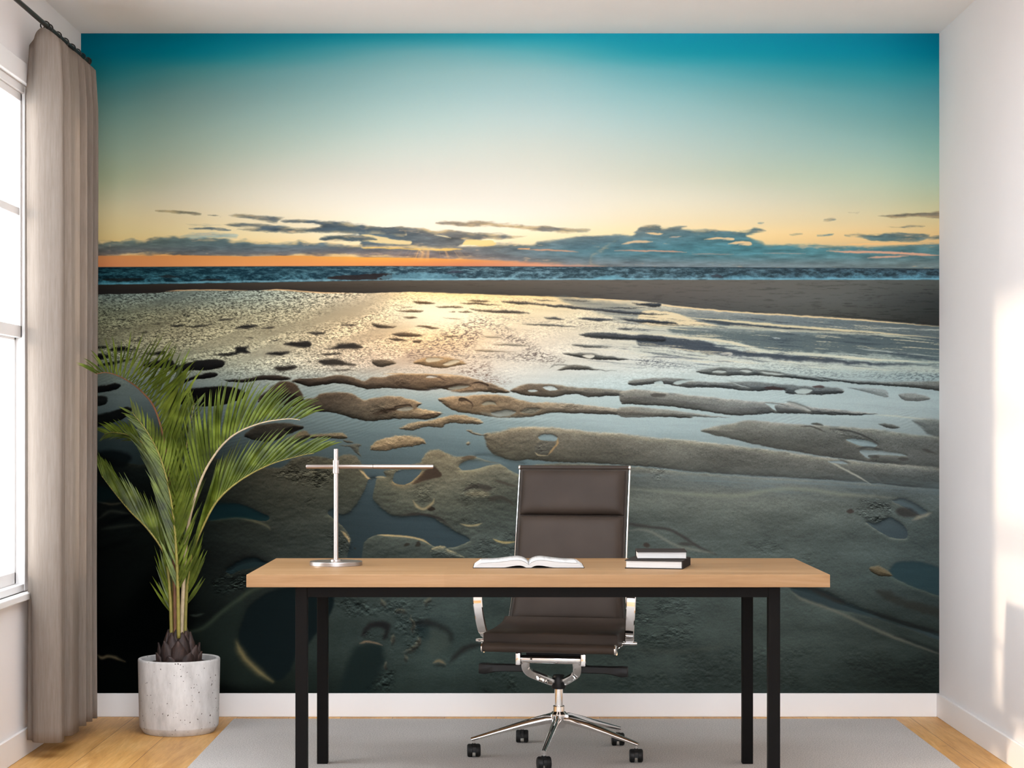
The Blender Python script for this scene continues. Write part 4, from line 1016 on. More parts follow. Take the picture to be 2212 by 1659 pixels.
    S('I', [(1480,760),(1580,785),(1680,780),(1750,755)], 4, (168, 152, 110), 0.7, 2)
    S('I', [(1890,950),(1960,985),(2060,1000),(2200,985)], 4, (190, 170, 112), 0.8, 2)
    rough('I', [(1500,700),(1600,680),(1720,720),(1680,770),(1540,760)], 1.0)
    rough('I', [(1520,240),(1800,230),(2000,320),(1900,420),(1760,540),(1500,560)], 0.5)
    rough('I', [(900,280),(1150,260),(1180,400),(1050,520),(930,480)], 0.6)
    rough('I', [(1850,880),(2200,860),(2200,1150),(1700,1200),(1400,1150),(1500,1050)], 0.55)
    bank('I', [(1110,1090),(1180,1050),(1280,1050),(1330,1090),(1450,1140),(1520,1200),(1150,1200)], rim=0.9, lip=0.2, rimcol=(200, 172, 118), dark=1.05)
    rough('I', [(1120,1100),(1300,1080),(1450,1160),(1200,1200)], 0.9)
    for p in ([(770,1030),(800,1005),(840,1010),(820,1035),(780,1050)], [(905,1040),(940,985),(975,1020),(950,1050)], [(135,1075),(160,1065),(165,1085)]):
        c.fill('I', p, (44, 40, 34), 0.85, 2, 2)
    rough('I', [(450,1120),(560,1080),(700,1120),(600,1190),(480,1180)], 0.7)
    rough('K', [(450,680),(560,600),(700,590),(880,600),(890,760),(760,780),(560,720)], 1.3)
    rough('G', [(520,300),(600,220),(640,260),(560,340)], 0.9)
    rough('G', [(700,490),(760,460),(880,530),(880,620),(800,640),(740,580)], 0.9)
    rough('K', [(560,590),(760,545),(1080,590),(1060,640),(700,620)], 0.6)
    # pools at the left
    pool('G', [(-120,300),(60,276),(150,290),(260,340),(322,370),(290,400),(180,385),(80,375),(-120,395)], rim=0.5, lip=0.6, lw=5, tint=(24, 44, 47))
    S('G', [(-80,395),(80,378),(180,388),(300,430),(330,460)], 4, (120, 116, 84), 0.5, 3)
    pool('G', [(20,745),(70,700),(150,655),(230,648),(292,680),(300,692),(220,722),(120,738),(60,765)], rim=0.4, lip=1.0, lw=7, tint=(30, 44, 46))
    rough('G', [(-60,800),(60,740),(180,740),(160,860),(40,900),(-60,900)], 1.2)
    rough('M', [(1250,60),(1400,0),(1600,0),(1600,130),(1400,200),(1260,140)], 1.3)
    SHEET['Q'] = (200, 940, 5.184)
    for p, wd, col, al, so in (([(40,740),(200,770),(330,750)], 4, (84,76,60), 0.6, 3), ([(60,930),(200,850),(420,880)], 5, (64,66,56), 0.6, 5), ([(150,990),(300,930),(440,890)], 9, (6,9,9), 0.8, 5), ([(100,1050),(300,1020),(520,1000)], 5, (52,56,48), 0.6, 5), ([(-60,1330),(200,1230),(420,1180)], 9, (3,5,5), 0.6, 7)):
        S('Q', p, wd, col, al, so)
    c.fill('Q', [(-150,220),(200,160),(420,230),(330,360),(60,330),(-150,300)], (6, 10, 10), 0.8, 6, 3)
    c.fill('Q', [(-150,560),(60,560),(250,650),(200,730),(-150,740)], (10, 26, 28), 0.7, 8, 3)
    c.fill('Q', [(1250,800),(1500,760),(1900,900),(1600,940),(1280,930)], (14, 34, 38), 0.5, 8, 3)
    # near left: the deep shaded hollows
    c.fill('M', [(-150,560),(200,450),(400,250),(560,60),(760,20),(900,60),(1000,350),(960,560),(780,700),(560,860),(300,905),(180,835),(-150,830)], (2, 4, 4), 0.9, 30, 8)
    c.fill('M', [(-150,930),(300,930),(560,900),(1000,700),(1300,900),(1250,1400),(-150,1400)], (4, 7, 6), 0.6, 40, 8)
    S('M', [(960,605),(1100,580),(1200,520),(1350,385),(1500,275),(1650,170),(1800,130)], 7, (72, 82, 64), 0.65, 6)
    c.fill('M', [(1000,610),(1180,540),(1350,400),(1520,280),(1560,420),(1530,560),(1500,700),(1550,900),(1850,1130),(1300,1130),(1100,800)], (40, 50, 44), 0.45, 14, 4)
    S('M', [(40,840),(90,870),(150,855),(220,865),(330,910)], 6, (112, 100, 74), 0.75, 4)
    S('M', [(1010,425),(1080,430),(1150,410)], 4, (66, 74, 66), 0.7, 3)
    pool('G', [(112,1190),(140,1080),(180,990),(250,930),(350,880),(520,850),(750,870),(760,1000),(700,1100),(590,1250),(520,1300),(470,1420),(400,1500),(330,1485),(250,1430),(170,1340),(125,1270)], rim=0.1, lip=0.3, lw=6, soft=4, tint=(18, 26, 27))
    S('M', [(1490,700),(1530,800),(1600,900),(1720,1010),(1860,1115)], 13, (128, 116, 78), 0.6, 10)
    S('M', [(1500,720),(1540,810),(1610,910),(1730,1020),(1870,1120)], 6, (158, 140, 92), 0.45, 6)
    # prints under the desk
    c.fill('L', [(440,780),(500,690),(570,650),(700,640),(850,690),(855,900),(770,1100),(640,1300),(300,1300),(320,1180),(400,900)], (24, 33, 32), 0.85, 9, 3)
    c.fill('L', [(640,440),(700,385),(820,355),(925,380),(940,450),(905,570),(860,580),(880,470),(800,440),(700,450),(630,540),(585,540)], (28, 26, 26), 0.85, 6, 3)
    S('L', [(560,640),(650,618),(740,630),(845,662)], 4, (132, 110, 86), 0.85, 2.5)
    rough('L', [(620,500),(760,450),(860,500),(850,600),(640,610)], 1.2)
    c.fill('L', [(1265,370),(1400,335),(1550,380),(1680,450),(1740,560),(1705,630),(1640,500),(1500,430),(1400,440),(1300,480)], (32, 33, 33), 0.8, 7, 3)
    c.fill('L', [(1270,400),(1430,440),(1440,560),(1380,590),(1300,500)], (34, 46, 47), 0.7, 8, 3)
    c.fill('L', [(1450,480),(1600,470),(1700,560),(1680,700),(1500,800),(1400,720)], (72, 80, 72), 0.45, 14, 3)
    S('L', [(1490,885),(1560,858),(1640,900)], 5, (136, 116, 86), 0.75, 4)
    S('L', [(1500,920),(1580,915),(1640,930)], 5, (34, 36, 34), 0.75, 4)
    S('L', [(1700,880),(1800,770),(1920,690),(2150,640)], 11, (36, 34, 33), 0.75, 6)
    for q, s in (([(820,90),(860,130),(900,160)], 1), ([(1000,240),(1080,220),(1150,240)], 1), ([(1380,150),(1420,100),(1460,80)], 1), ([(1200,300),(1240,420),(1220,480)], 1), ([(1290,560),(1320,620),(1240,700),(1120,760)], 1), ([(1000,540),(960,640)], 1), ([(900,880),(880,960)], 1), ([(1120,800),(1160,850)], 1)):
        S('L', [(a, b - 12) for a, b in q], 6, (104, 100, 82), 0.6, 3, 3)
        S('L', [(a, b + 26) for a, b in q], 5, (38, 34, 30), 0.6, 3, 3)
    rough('L', [(250,60),(1500,60),(1400,300),(1300,720),(1000,880),(900,600),(1000,300),(400,300)], 0.8, 9, 6)
    rough('L', [(640,1280),(850,1000),(1000,960),(950,1280)], 1.0, 9, 7)
    rough('G', [(1780,1420),(1960,1400),(2050,1650),(1820,1650)], 1.1, 9, 7)
    c.img[:] = np.clip(c.img, 0, 1)
    # right foreground: prints, runnel, pool
    pool('J', [(1690,732),(1760,742),(1840,700),(1900,720),(1960,770),(1978,832),(1940,852),(1850,836),(1760,790)], rim=0.8, lip=0.7)
    pool('J', [(1870,582),(1940,570),(2020,598),(2112,660),(2092,692),(2050,687),(1990,652),(1920,612)], rim=0.6, lip=0.6)
    c.fill('J', [(1890,655),(1950,630),(2030,660),(2062,690),(1980,702),(1920,687)], (50, 48, 46), 0.75, 4, 3)
    rough('J', [(1610,655),(1655,572),(1760,568),(1855,610),(1865,680),(1830,720),(1740,735),(1650,700)], 1.5, 6, 3, 5, 0.72)
    S('J', [(2010,720),(2080,690),(2140,670)], 6, (150, 142, 122), 0.6, 4)
    c.fill('J', [(1550,655),(1580,640),(1600,660),(1570,672)], (58, 50, 46), 0.8, 2)
    S('J', [(1430,82),(1560,95),(1680,135),(1785,192)], 3.4, (58, 60, 58), 0.85, 1.6)
    pool('J', [(1550,152),(1680,160),(1765,195),(1720,216),(1640,200),(1580,176)], rim=0.5, lip=0.5, tint=(128, 146, 148))
    rough('J', [(1440,90),(1560,105),(1680,150),(1600,165),(1500,130)], 1.0)
    S('J', [(1228,65),(1310,66),(1400,105)], 3, (62, 62, 58), 0.8, 1.4)
    c.fill('J', [(1300,45),(1340,40),(1390,55),(1340,58)], (56, 54, 48), 0.8, 1.6)
    S('J', [(1620,220),(1700,210),(1800,228)], 4, (60, 62, 60), 0.8, 2)
    pool('J', [(1640,235),(1750,232),(1900,250),(1970,270),(1850,268),(1760,262),(1700,290)], rim=0.4, lip=0.4, tint=(130, 144, 144))
    for p in ([(1700,270),(1750,262),(1780,285),(1720,290)], [(1910,285),(1960,282),(1990,295),(1940,305)], [(2080,228),(2120,225),(2180,255),(2120,245)]):
        c.fill('J', p, (66, 66, 62), 0.8, 1.8, 2)
    S('J', [(1400,290),(1470,330),(1600,400),(1720,468)], 3.6, (166, 168, 154), 0.8, 1.8)
    S('J', [(1490,292),(1580,326)], 3.4, (84, 86, 82), 0.8, 2)
    pool('J', [(1420,312),(1500,305),(1560,325),(1480,325)], rim=0.3, lip=0.3, tint=(132, 146, 148))
    S('J', [(1650,370),(1740,420),(1810,468)], 2.6, (88, 92, 90), 0.7, 1.8)
    rough('J', [(150,345),(280,345),(310,420),(220,440)], 0.8)
    S('J', [(-60,730),(40,748),(200,770),(320,790),(430,850),(520,910),(640,960)], 6, (56, 52, 49), 0.75, 3.5)
    S('J', [(10,795),(150,790),(270,850),(380,905),(520,935),(620,950)], 5, (132, 132, 118), 0.55, 4)
    c.fill('J', [(370,885),(430,875),(480,895),(430,902)], (62, 60, 56), 0.75, 3)
    c.fill('J', [(130,890),(155,878),(176,900),(150,912)], (62, 52, 46), 0.8, 2)
    rough('J', [(850,840),(1100,860),(1250,940),(1500,980),(1300,1090),(900,960)], 0.35, 9, 4, 12)
    pool('H', [(1165,852),(1300,846),(1450,895),(1550,950),(1700,1010),(1900,1080),(2230,1180),(2230,1225),(2000,1140),(1800,1075),(1600,1022),(1450,996),(1300,945),(1200,892)], rim=0.2, lip=0.8, lw=7, soft=3, tint=(50, 62, 64))
    S('H', [(1280,850),(1450,925),(1540,960)], 8, (46, 40, 36), 0.6, 5)
    S('H', [(1700,1010),(1900,1085),(2230,1170)], 9, (30, 32, 30), 0.7, 5)
    S('H', [(1880,1180),(2050,1235),(2230,1300)], 7, (28, 32, 31), 0.65, 5)
    S('H', [(1175,880),(1250,932),(1450,1003),(1700,1115),(1900,1200),(2230,1320)], 6, (112, 110, 96), 0.6, 4)
    pool('H', [(1840,745),(1890,680),(2050,676),(2230,745),(2230,905),(2050,862),(1950,822),(1870,782)], rim=0.7, lip=0.2, soft=4, tint=(44, 62, 66))
    bank('H', [(1700,715),(1750,700),(1800,715),(1865,768),(1800,775),(1730,750)], rim=0.5, lip=0.8, tint=(104, 86, 58))
    c.fill('H', [(1740,870),(1850,880),(1980,940),(2230,1000),(2230,1060),(2000,1000),(1850,950)], (42, 40, 36), 0.6, 6, 5)
    rough('H', [(60,930),(500,940),(520,1180),(300,1260),(60,1180)], 0.7, 8, 4, 20)
    rough('H', [(60,1240),(2200,1300),(2200,1580),(60,1580)], 0.30, 10, 6, 20)
    S('H', [(40,1265),(350,1290),(560,1270),(700,1255)], 8, (80, 84, 74), 0.35, 8)
    # a touch of print grain over the near ground, and the darker corners of the photograph
    gr = 1 + 0.10 * g1 * sstep(620, 760, Y)
    c.img[:] = c.img * gr[..., None]
    return c.img
def build_mural():
    pic = np.clip(paint_mural(), 0, 1)
    linp = np.where(pic <= 0.04045, pic / 12.92, ((pic + 0.055) / 1.055) ** 2.4)
    h, w = linp.shape[:2]
    im = bpy.data.images.new('beach_print', w, h, alpha=False, float_buffer=True)
    im.colorspace_settings.name = 'Non-Color'
    px = np.ones((h, w, 4), dtype=np.float32)
    px[..., :3] = linp[::-1] * 0.87          # print density
    im.pixels.foreach_set(px.ravel())
    im.update(); im.pack()
    m, nt, b = new_mat('matte_photo_print')
    tex = N(nt, 'ShaderNodeTexImage', image=im, extension='EXTEND', interpolation='Linear')
    tc = N(nt, 'ShaderNodeTexCoord')
    nt.links.new(tc.outputs['UV'], tex.inputs['Vector'])
    nt.links.new(tex.outputs['Color'], b.inputs['Base Color'])
    b.inputs['Roughness'].default_value = 1.0
    b.inputs['Specular IOR Level'].default_value = 0.0
    Z0 = BH
    cx = (XL + XR) / 2
    b2 = bmesh.new()
    box(b2, XL - cx, XR - cx, -0.002, 0, 0, ZC - Z0)
    uv = b2.loops.layers.uv.new('UVMap')
    for f in b2.faces:
        for l in f.loops:
            l[uv].uv = ((l.vert.co.x + (XR - XL) / 2) / (XR - XL), l.vert.co.z / (ZC - Z0))
    o = obj('wall_mural', b2, m)
    o.location = (cx, YB, Z0)
    tag(o, 'wall-wide printed mural of a wet sandy beach under a sunset sky', 'mural')
build_mural()
# ------------------------------------------------------------------ rug
RUGZ = 0.007
b = bmesh.new(); box(b, -1.14, 1.585, 5.0, 7.878, 0.0, RUGZ, 0.003, 2)
tag(obj('rug', b, M_RUG), 'large flat pale grey woven rug lying under the desk and office chair', 'rug')

# ------------------------------------------------------------------ curtain and its rod
RODX, RODZ = -1.695, 2.672
rod = thing('curtain_rod', 'thin black curtain rod running above the left window to the corner', 'curtain rod', (RODX, 0, RODZ))
b = bmesh.new()
sweep(b, [(0, 5.2, 0), (0, 7.66, 0)], circle_prof(0.0088, 16)); obj('rod', b, M_ROD, rod, smooth=True, angle=50)
b = bmesh.new(); bmesh.ops.create_uvsphere(b, u_segments=16, v_segments=10, radius=0.017, matrix=Matrix.Translation((0, 7.672, 0)))
obj('finial', b, M_ROD, rod, smooth=True)
for yb in (5.6, 7.60):
    b = bmesh.new()
    sweep(b, [(XL - RODX + 0.0, yb, -0.012), (-0.02, yb, -0.012), (0.0, yb, -0.014)], circle_prof(0.006, 10))
    box(b, XL - RODX, XL - RODX + 0.006, yb - 0.02, yb + 0.02, -0.04, 0.02, 0.002)
    obj('bracket', b, M_ROD, rod, smooth=True, angle=40)

cur = thing('curtain', 'floor-length sheer taupe curtain drawn back beside the window in the left corner', 'curtain', (RODX, 7.2, 0))
peaks = [6.965, 7.119, 7.234, 7.352, 7.457, 7.545]
XP, XV = -1.628, -1.752
plan = [(-1.770, 7.012), (-1.752, 6.998), (-1.738, 6.968), (-1.715, 6.950), (-1.675, 6.944), (XP - 0.008, 6.950), (XP, 6.966)]
plan += [(XP - 0.001, 6.984), (XP - 0.020, 7.012), (-1.700, 7.040), (XV + 0.015, 7.052), (XV + 0.015, 7.066), (-1.700, 7.082), (XP - 0.014, 7.100), (XP - 0.002, 7.114), (XP, 7.160), (XP, 7.214), (XP - 0.003, 7.232)]
for a, c_ in zip(peaks[2:], peaks[3:]):
    m = (a + c_) / 2
    plan += [(XP - 0.020, a + (m - a) * 0.45), (-1.69, a + (m - a) * 0.70), (XV + 0.012, m - 0.006), (XV + 0.012, m + 0.012), (-1.70, m + (c_ - m) * 0.45), (XP - 0.012, c_ - 0.012), (XP, c_)]
plan += [(-1.65, 7.575), (-1.70, 7.59)]
pl = spline(plan, 5)
HEM, TOP = 0.06, 2.656
b = bmesh.new()
rows = 60
rng = random.Random(4)
grid = []
for j in range(rows + 1):
    t = j / rows
    z = HEM + (TOP - HEM) * t
    row = []
    for i, p in enumerate(pl):
        x, y = p
        k = 1.0 - 0.14 * max(0.0, (t - 0.93) / 0.07)           # gathers a little under the rings
        xx = RODX + (x - RODX) * k + 0.0025 * math.sin(5 * t + i * 0.35)
        yy = y + 0.0025 * math.sin(4.0 * t + i * 0.22)
        zz = z
        if t > 0.85:                                           # heading sags away from the rings
            zz -= 0.042 * ((t - 0.85) / 0.15) * min(1.2, abs(x - RODX) / 0.065) ** 1.5
        row.append(b.verts.new((xx - RODX, yy - 7.2, zz)))
    grid.append(row)
for j in range(rows):
    for i in range(len(pl) - 1):
        b.faces.new((grid[j][i], grid[j][i + 1], grid[j + 1][i + 1], grid[j + 1][i]))
cm = obj('fabric', b, M_CURT, cur, smooth=True)
sm = cm.modifiers.new('thickness', 'SOLIDIFY'); sm.thickness = 0.0012; sm.offset = 0
for y in [6.972] + [(a + c_) / 2 - 0.02 for a, c_ in zip(peaks, peaks[1:])] + [7.56]:
    b = bmesh.new()
    ring = [(0.0155 * math.cos(a), y - 7.2 + 0.25 * 0.0155 * math.cos(a), RODZ - 0.0038 + 0.0155 * math.sin(a)) for a in [2 * math.pi * k / 24 for k in range(24)]]
    sweep(b, ring, circle_prof(0.0024, 8), ref=(0, 1, 0), closed=True)
    obj('ring', b, M_ROD, cur, smooth=True)

# ------------------------------------------------------------------ desk
DX0, DX1, DY0, DY1, DZ = -0.842, 1.018, 6.10, 6.875, 0.735
DC = (0.088, 6.4875)
desk = thing('desk', 'long light oak desk on a black steel frame in front of the mural', 'desk', (DC[0], DC[1], RUGZ))
def D(x0, x1, y0, y1, z0, z1): return (x0 - DC[0], x1 - DC[0], y0 - DC[1], y1 - DC[1], z0 - RUGZ, z1 - RUGZ)
b = bmesh.new(); box(b, *D(DX0, DX1, DY0, DY1, DZ - 0.0405, DZ), 0.0015, 2); obj('tabletop', b, M_DESK, desk)
FX0, FX1, FY0, FY1, LW = -0.689, 0.8627, 6.126, 6.849, 0.038
zt = DZ - 0.0405
b = bmesh.new()
box(b, *D(FX0 + LW, FX1 - LW, FY0, FY0 + LW, zt - 0.034, zt), 0.0015)
box(b, *D(FX0 + LW, FX1 - LW, FY1 - LW, FY1, zt - 0.034, zt), 0.0015)
box(b, *D(FX0, FX0 + LW, FY0 + LW, FY1 - LW, zt - 0.034, zt), 0.0015)
box(b, *D(FX1 - LW, FX1, FY0 + LW, FY1 - LW, zt - 0.034, zt), 0.0015)
obj('rail', b, M_FRAME, desk)
for x in (FX0, FX1 - LW):
    for y in (FY0, FY1 - LW):
        b = bmesh.new(); box(b, *D(x, x + LW, y, y + LW, RUGZ, zt), 0.0015); obj('leg', b, M_FRAME, desk)

# ------------------------------------------------------------------ desk lamp
lamp = thing('desk_lamp', 'slim brushed nickel desk lamp with a crossbar arm at the left of the desk', 'lamp', (-0.595, 6.526, DZ))
b = bmesh.new(); lathe(b, [(0, 0), (0.0885, 0), (0.0895, 0.001), (0.0895, 0.0125), (0.0885, 0.0138), (0, 0.0138)], n=72); obj('base', b, M_SATIN, lamp, smooth=True, angle=30)
b = bmesh.new(); lathe(b, [(0, 0.0138), (0.019, 0.0138), (0.019, 0.0185), (0.0175, 0.0200), (0.009, 0.0200), (0, 0.0200)], n=40)
obj('foot_collar', b, M_NICKEL, lamp, smooth=True, angle=30)
b = bmesh.new(); lathe(b, [(0, 0.0200), (0.0077, 0.0200), (0.0077, 0.395), (0.0070, 0.396), (0, 0.396)], n=32); obj('pole', b, M_NICKEL, lamp, smooth=True, angle=30)
AZ = 0.3355
b = bmesh.new(); lathe(b, [(0, AZ - 0.023), (0.0105, AZ - 0.023), (0.0112, AZ - 0.022), (0.0112, AZ + 0.0215), (0.0105, AZ + 0.0225), (0, AZ + 0.0225)], n=32)
cl = obj('slide_collar', b, M_NICKEL, lamp, smooth=True, angle=30)
b = bmesh.new(); sweep(b, [(-0.102, 0.003, AZ), (-0.1005, 0.003, AZ), (0.126, -0.003, AZ)], circle_prof(0.0075, 20), scales=[0.85, 1, 1]); obj('arm', b, M_BRONZE, lamp, smooth=True, angle=40)
b = bmesh.new(); sweep(b, [(0.127, -0.003, AZ), (0.128, -0.003, AZ), (0.328, -0.010, AZ), (0.3315, -0.010, AZ), (0.333, -0.010, AZ)], circle_prof(0.0079, 20), scales=[0.9, 1, 1, 0.9, 0.6]); obj('light_head', b, M_BRONZE, lamp, smooth=True, angle=40)

# ------------------------------------------------------------------ books
ob = thing('open_book', 'open white book lying face up on the desk before the chair', 'book', ((1142 - VPX) / 648.0, 6.485, DZ))
HB = 0.105
tp = [(0.0, 0.010), (0.006, 0.016), (0.018, 0.0225), (0.034, 0.0262), (0.055, 0.0255), (0.085, 0.0215), (0.115, 0.0185), (0.145, 0.0172), (0.160, 0.0168), (0.166, 0.0150)]
bt = [(0.0, 0.0022), (0.008, 0.0022), (0.022, 0.0078), (0.038, 0.0088), (0.058, 0.0062), (0.082, 0.0026), (0.12, 0.0022), (0.15, 0.0022), (0.178, 0.0022), (0.184, 0.0022)]
TPs, BTs = spline(tp, 4), spline(bt, 4)
for s in (-1, 1):
    b = bmesh.new()
    n = len(TPs)
    V = []
    for y in (-HB, HB):
        V.append(([b.verts.new((s * u, y, z)) for u, z in TPs], [b.verts.new((s * u, y, z)) for u, z in BTs]))
    (t0, b0), (t1, b1) = V
    for i in range(n - 1):
        b.faces.new((t0[i], t0[i + 1], t1[i + 1], t1[i])); b.faces.new((b0[i], b1[i], b1[i + 1], b0[i + 1]))
        b.faces.new((t0[i], b0[i], b0[i + 1], t0[i + 1])); b.faces.new((t1[i], t1[i + 1], b1[i + 1], b1[i]))
    b.faces.new((t0[-1], b0[-1], b1[-1], t1[-1]))
    pg = obj('page_block', b, M_PAGES, ob, smooth=True, angle=35)
    # the loose sheet lifted off the block
    b = bmesh.new()
    r0, r1 = [], []
    for u, z in TPs[1:-2]:
        r0.append(b.verts.new((s * u * 0.985, -HB - 0.0005, z + 0.0012))); r1.append(b.verts.new((s * u * 0.985, HB - 0.001, z + 0.0012)))
    for i in range(len(r0) - 1): b.faces.new((r0[i], r0[i + 1], r1[i + 1], r1[i]))
    sh = obj('loose_sheet', b, M_PAGES, pg, smooth=True)
    so = sh.modifiers.new('thickness', 'SOLIDIFY'); so.thickness = 0.0006; so.offset = 0
b = bmesh.new(); box(b, -0.186, 0.186, -HB - 0.003, HB + 0.003, 0.0, 0.0022, 0.0006, 1); obj('cover', b, M_COVER, ob)

def closed_book(name, label, w, d, h, loc, rz, spine):
    t = thing(name, label, 'book', loc, rz, 'closed books stacked at the right of the desk')
    c = 0.0028
    b = bmesh.new()
    sx = {'right': 1, 'back': 0, 'left': -1}[spine]
    x0, x1 = -w / 2 + (0.003 if sx <= 0 else 0.004), w / 2 - (0.003 if sx >= 0 else 0.004)
    box(b, x0, x1, -d / 2 + 0.004, d / 2 - 0.004, c, h - c, 0.0008, 1); obj('page_block', b, M_PAGES, t)
    b = bmesh.new()
    box(b, -w / 2, w / 2, -d / 2, d / 2, 0, c, 0.0008, 1)
    box(b, -w / 2, w / 2, -d / 2, d / 2, h - c, h, 0.0008, 1)
    if sx == 1: box(b, w / 2 - 0.003, w / 2 + 0.001, -d / 2, d / 2, 0.0004, h - 0.0004, 0.0012, 2)
    elif sx == 0: box(b, -w / 2, w / 2, d / 2 - 0.003, d / 2 + 0.001, 0.0004, h - 0.0004, 0.0012, 2)
    obj('cover', b, M_COVER, t)
    return t
bx = Vector((0.568, 6.326))
def book_center(corner, w, d, rz):
    """centre from the near right corner"""
    c, s = math.cos(rz), math.sin(rz)
    lx, ly = -w / 2, d / 2
    return (corner.x + lx * c - ly * s, corner.y + lx * s + ly * c)
r1 = math.radians(-12.5)
cx, cy = book_center(bx, 0.193, 0.205, r1)
closed_book('book', 'thick charcoal-covered book lying directly on the desk, lower of the stack', 0.193, 0.205, 0.0285, (cx, cy, DZ), r1, 'right')
r2 = math.radians(-2.0)
cx, cy = book_center(Vector((0.5895, 6.395)), 0.168, 0.160, r2)
closed_book('book', 'smaller charcoal-covered book lying on top of the thicker one', 0.168, 0.160, 0.0265, (cx, cy, DZ + 0.0285), r2, 'back')

# ------------------------------------------------------------------ office chair
chair = thing('office_chair', 'high-backed dark brown leather swivel chair with chrome frame behind the desk', 'chair', (0.176, 7.0, RUGZ), math.radians(-11))
Zc = RUGZ
side = [(-0.222, 0.418), (-0.16, 0.420), (-0.05, 0.418), (0.06, 0.420), (0.135, 0.432), (0.185, 0.470), (0.214, 0.545), (0.245, 0.660), (0.285, 0.800), (0.325, 0.930), (0.362, 1.046)]
sp = spline([(y, z - Zc) for y, z in side], 10)
sp = [Vector((0, p[0], p[1])) for p in sp]
cum = [0.0]
for a, c_ in zip(sp, sp[1:]): cum.append(cum[-1] + (c_ - a).length)
TOT = cum[-1]
def on(s):
    """point and outward (sitter's side) normal at arc length s along the seat profile"""
    s = min(max(s, 0), TOT)
    i = max(k for k in range(len(cum)) if cum[k] <= s + 1e-9)
    i = min(i, len(sp) - 2)
    t = (s - cum[i]) / (cum[i + 1] - cum[i])
    p = sp[i].lerp(sp[i + 1], t)
    i0, i1 = max(i - 1, 0), min(i + 2, len(sp) - 1)
    d = (sp[i1] - sp[i0]).normalized()
    return p, Vector((0, -d.z, d.y))
def s_of_z(z):
    for k, p in enumerate(sp):
        if p.z >= z - Zc and p.y > 0.16: return cum[k]
def halfw(s): return 0.236 - 0.026 * min(1, max(0, (s - 0.30) / 0.25))
def pad(name, s0, s1, th, off, mat, inset=0.0, nu=26, nv=26, pw=4.0, edge=0.35):
    """a stitched cushion lying along the profile from s0 to s1"""
    b = bmesh.new()
    F, B = [], []
    for i in range(nu + 1):
        u = i / nu
        uu = 0.5 - 0.5 * math.cos(math.pi * u)
        s = s0 + (s1 - s0) * uu
        p, nrm = on(s)
        fu = (1 - abs(2 * uu - 1) ** pw) ** 0.5
        rf, rb = [], []
        for j in range(nv + 1):
            v = 0.5 - 0.5 * math.cos(math.pi * j / nv)
            x = (2 * v - 1) * (halfw(s) - inset)
            fv = (1 - abs(2 * v - 1) ** (pw * 1.6)) ** 0.5
            h = th * (edge + (1 - edge) * fu * fv)
            rf.append(b.verts.new(p + Vector((x, 0, 0)) + nrm * (off + h)))
            rb.append(b.verts.new(p + Vector((x, 0, 0)) + nrm * off))
        F.append(rf); B.append(rb)
    for i in range(nu):
        for j in range(nv):
            b.faces.new((F[i][j], F[i][j + 1], F[i + 1][j + 1], F[i + 1][j]))
            b.faces.new((B[i][j], B[i + 1][j], B[i + 1][j + 1], B[i][j + 1]))
        b.faces.new((F[i][0], F[i + 1][0], B[i + 1][0], B[i][0]))
        b.faces.new((F[i][nv], B[i][nv], B[i + 1][nv], F[i + 1][nv]))
    for j in range(nv):
        b.faces.new((F[0][j], B[0][j], B[0][j + 1], F[0][j + 1]))
        b.faces.new((F[nu][j], F[nu][j + 1], B[nu][j + 1], B[nu][j]))
    return obj(name, b, mat, chair, smooth=True, angle=60)
sA, sB = s_of_z(0.50), TOT - 0.004
sheet = pad('leather_sling', 0.03, TOT - 0.002, 0.006, -0.003, M_LEATHER, inset=0.002, edge=1.0, nu=60)
pad('seat_cushion', 0.036, 0.036 + 0.385, 0.050, 0.004, M_LEATHER, inset=-0.006, edge=0.86, pw=14)
h1, h2 = s_of_z(0.645), s_of_z(0.858)
pad('back_cushion', s_of_z(0.462), h1 - 0.003, 0.042, 0.004, M_LEATHER, inset=0.010, edge=0.12, pw=6)
pad('back_cushion', h1 + 0.003, h2 - 0.003, 0.042, 0.004, M_LEATHER, inset=0.010, edge=0.12, pw=6)
pad('back_cushion', h2 + 0.003, TOT - 0.010, 0.042, 0.004, M_LEATHER, inset=0.010, edge=0.12, pw=6)
for nm, (yy, zz), rr in (('front_roll', (-0.222, 0.4215 - Zc), 0.0165), ('top_roll', (0.364, 1.050 - Zc), 0.009)):
    w = halfw(0 if nm == 'front_roll' else TOT) + 0.001
    b = bmesh.new(); sweep(b, [(-w, yy, zz), (w, yy, zz)], circle_prof(rr, 20)); rl = obj(nm, b, M_LEATHER, chair, smooth=True, angle=50)
    for s in (-1, 1):
        b = bmesh.new()
        sweep(b, [(s * w, yy, zz), (s * (w + 0.004), yy, zz), (s * (w + 0.0075), yy, zz)], circle_prof(rr * 1.12, 20), scales=[1, 1, 0.75])
        obj('end_cap', b, M_CHROME, rl, smooth=True, angle=40)
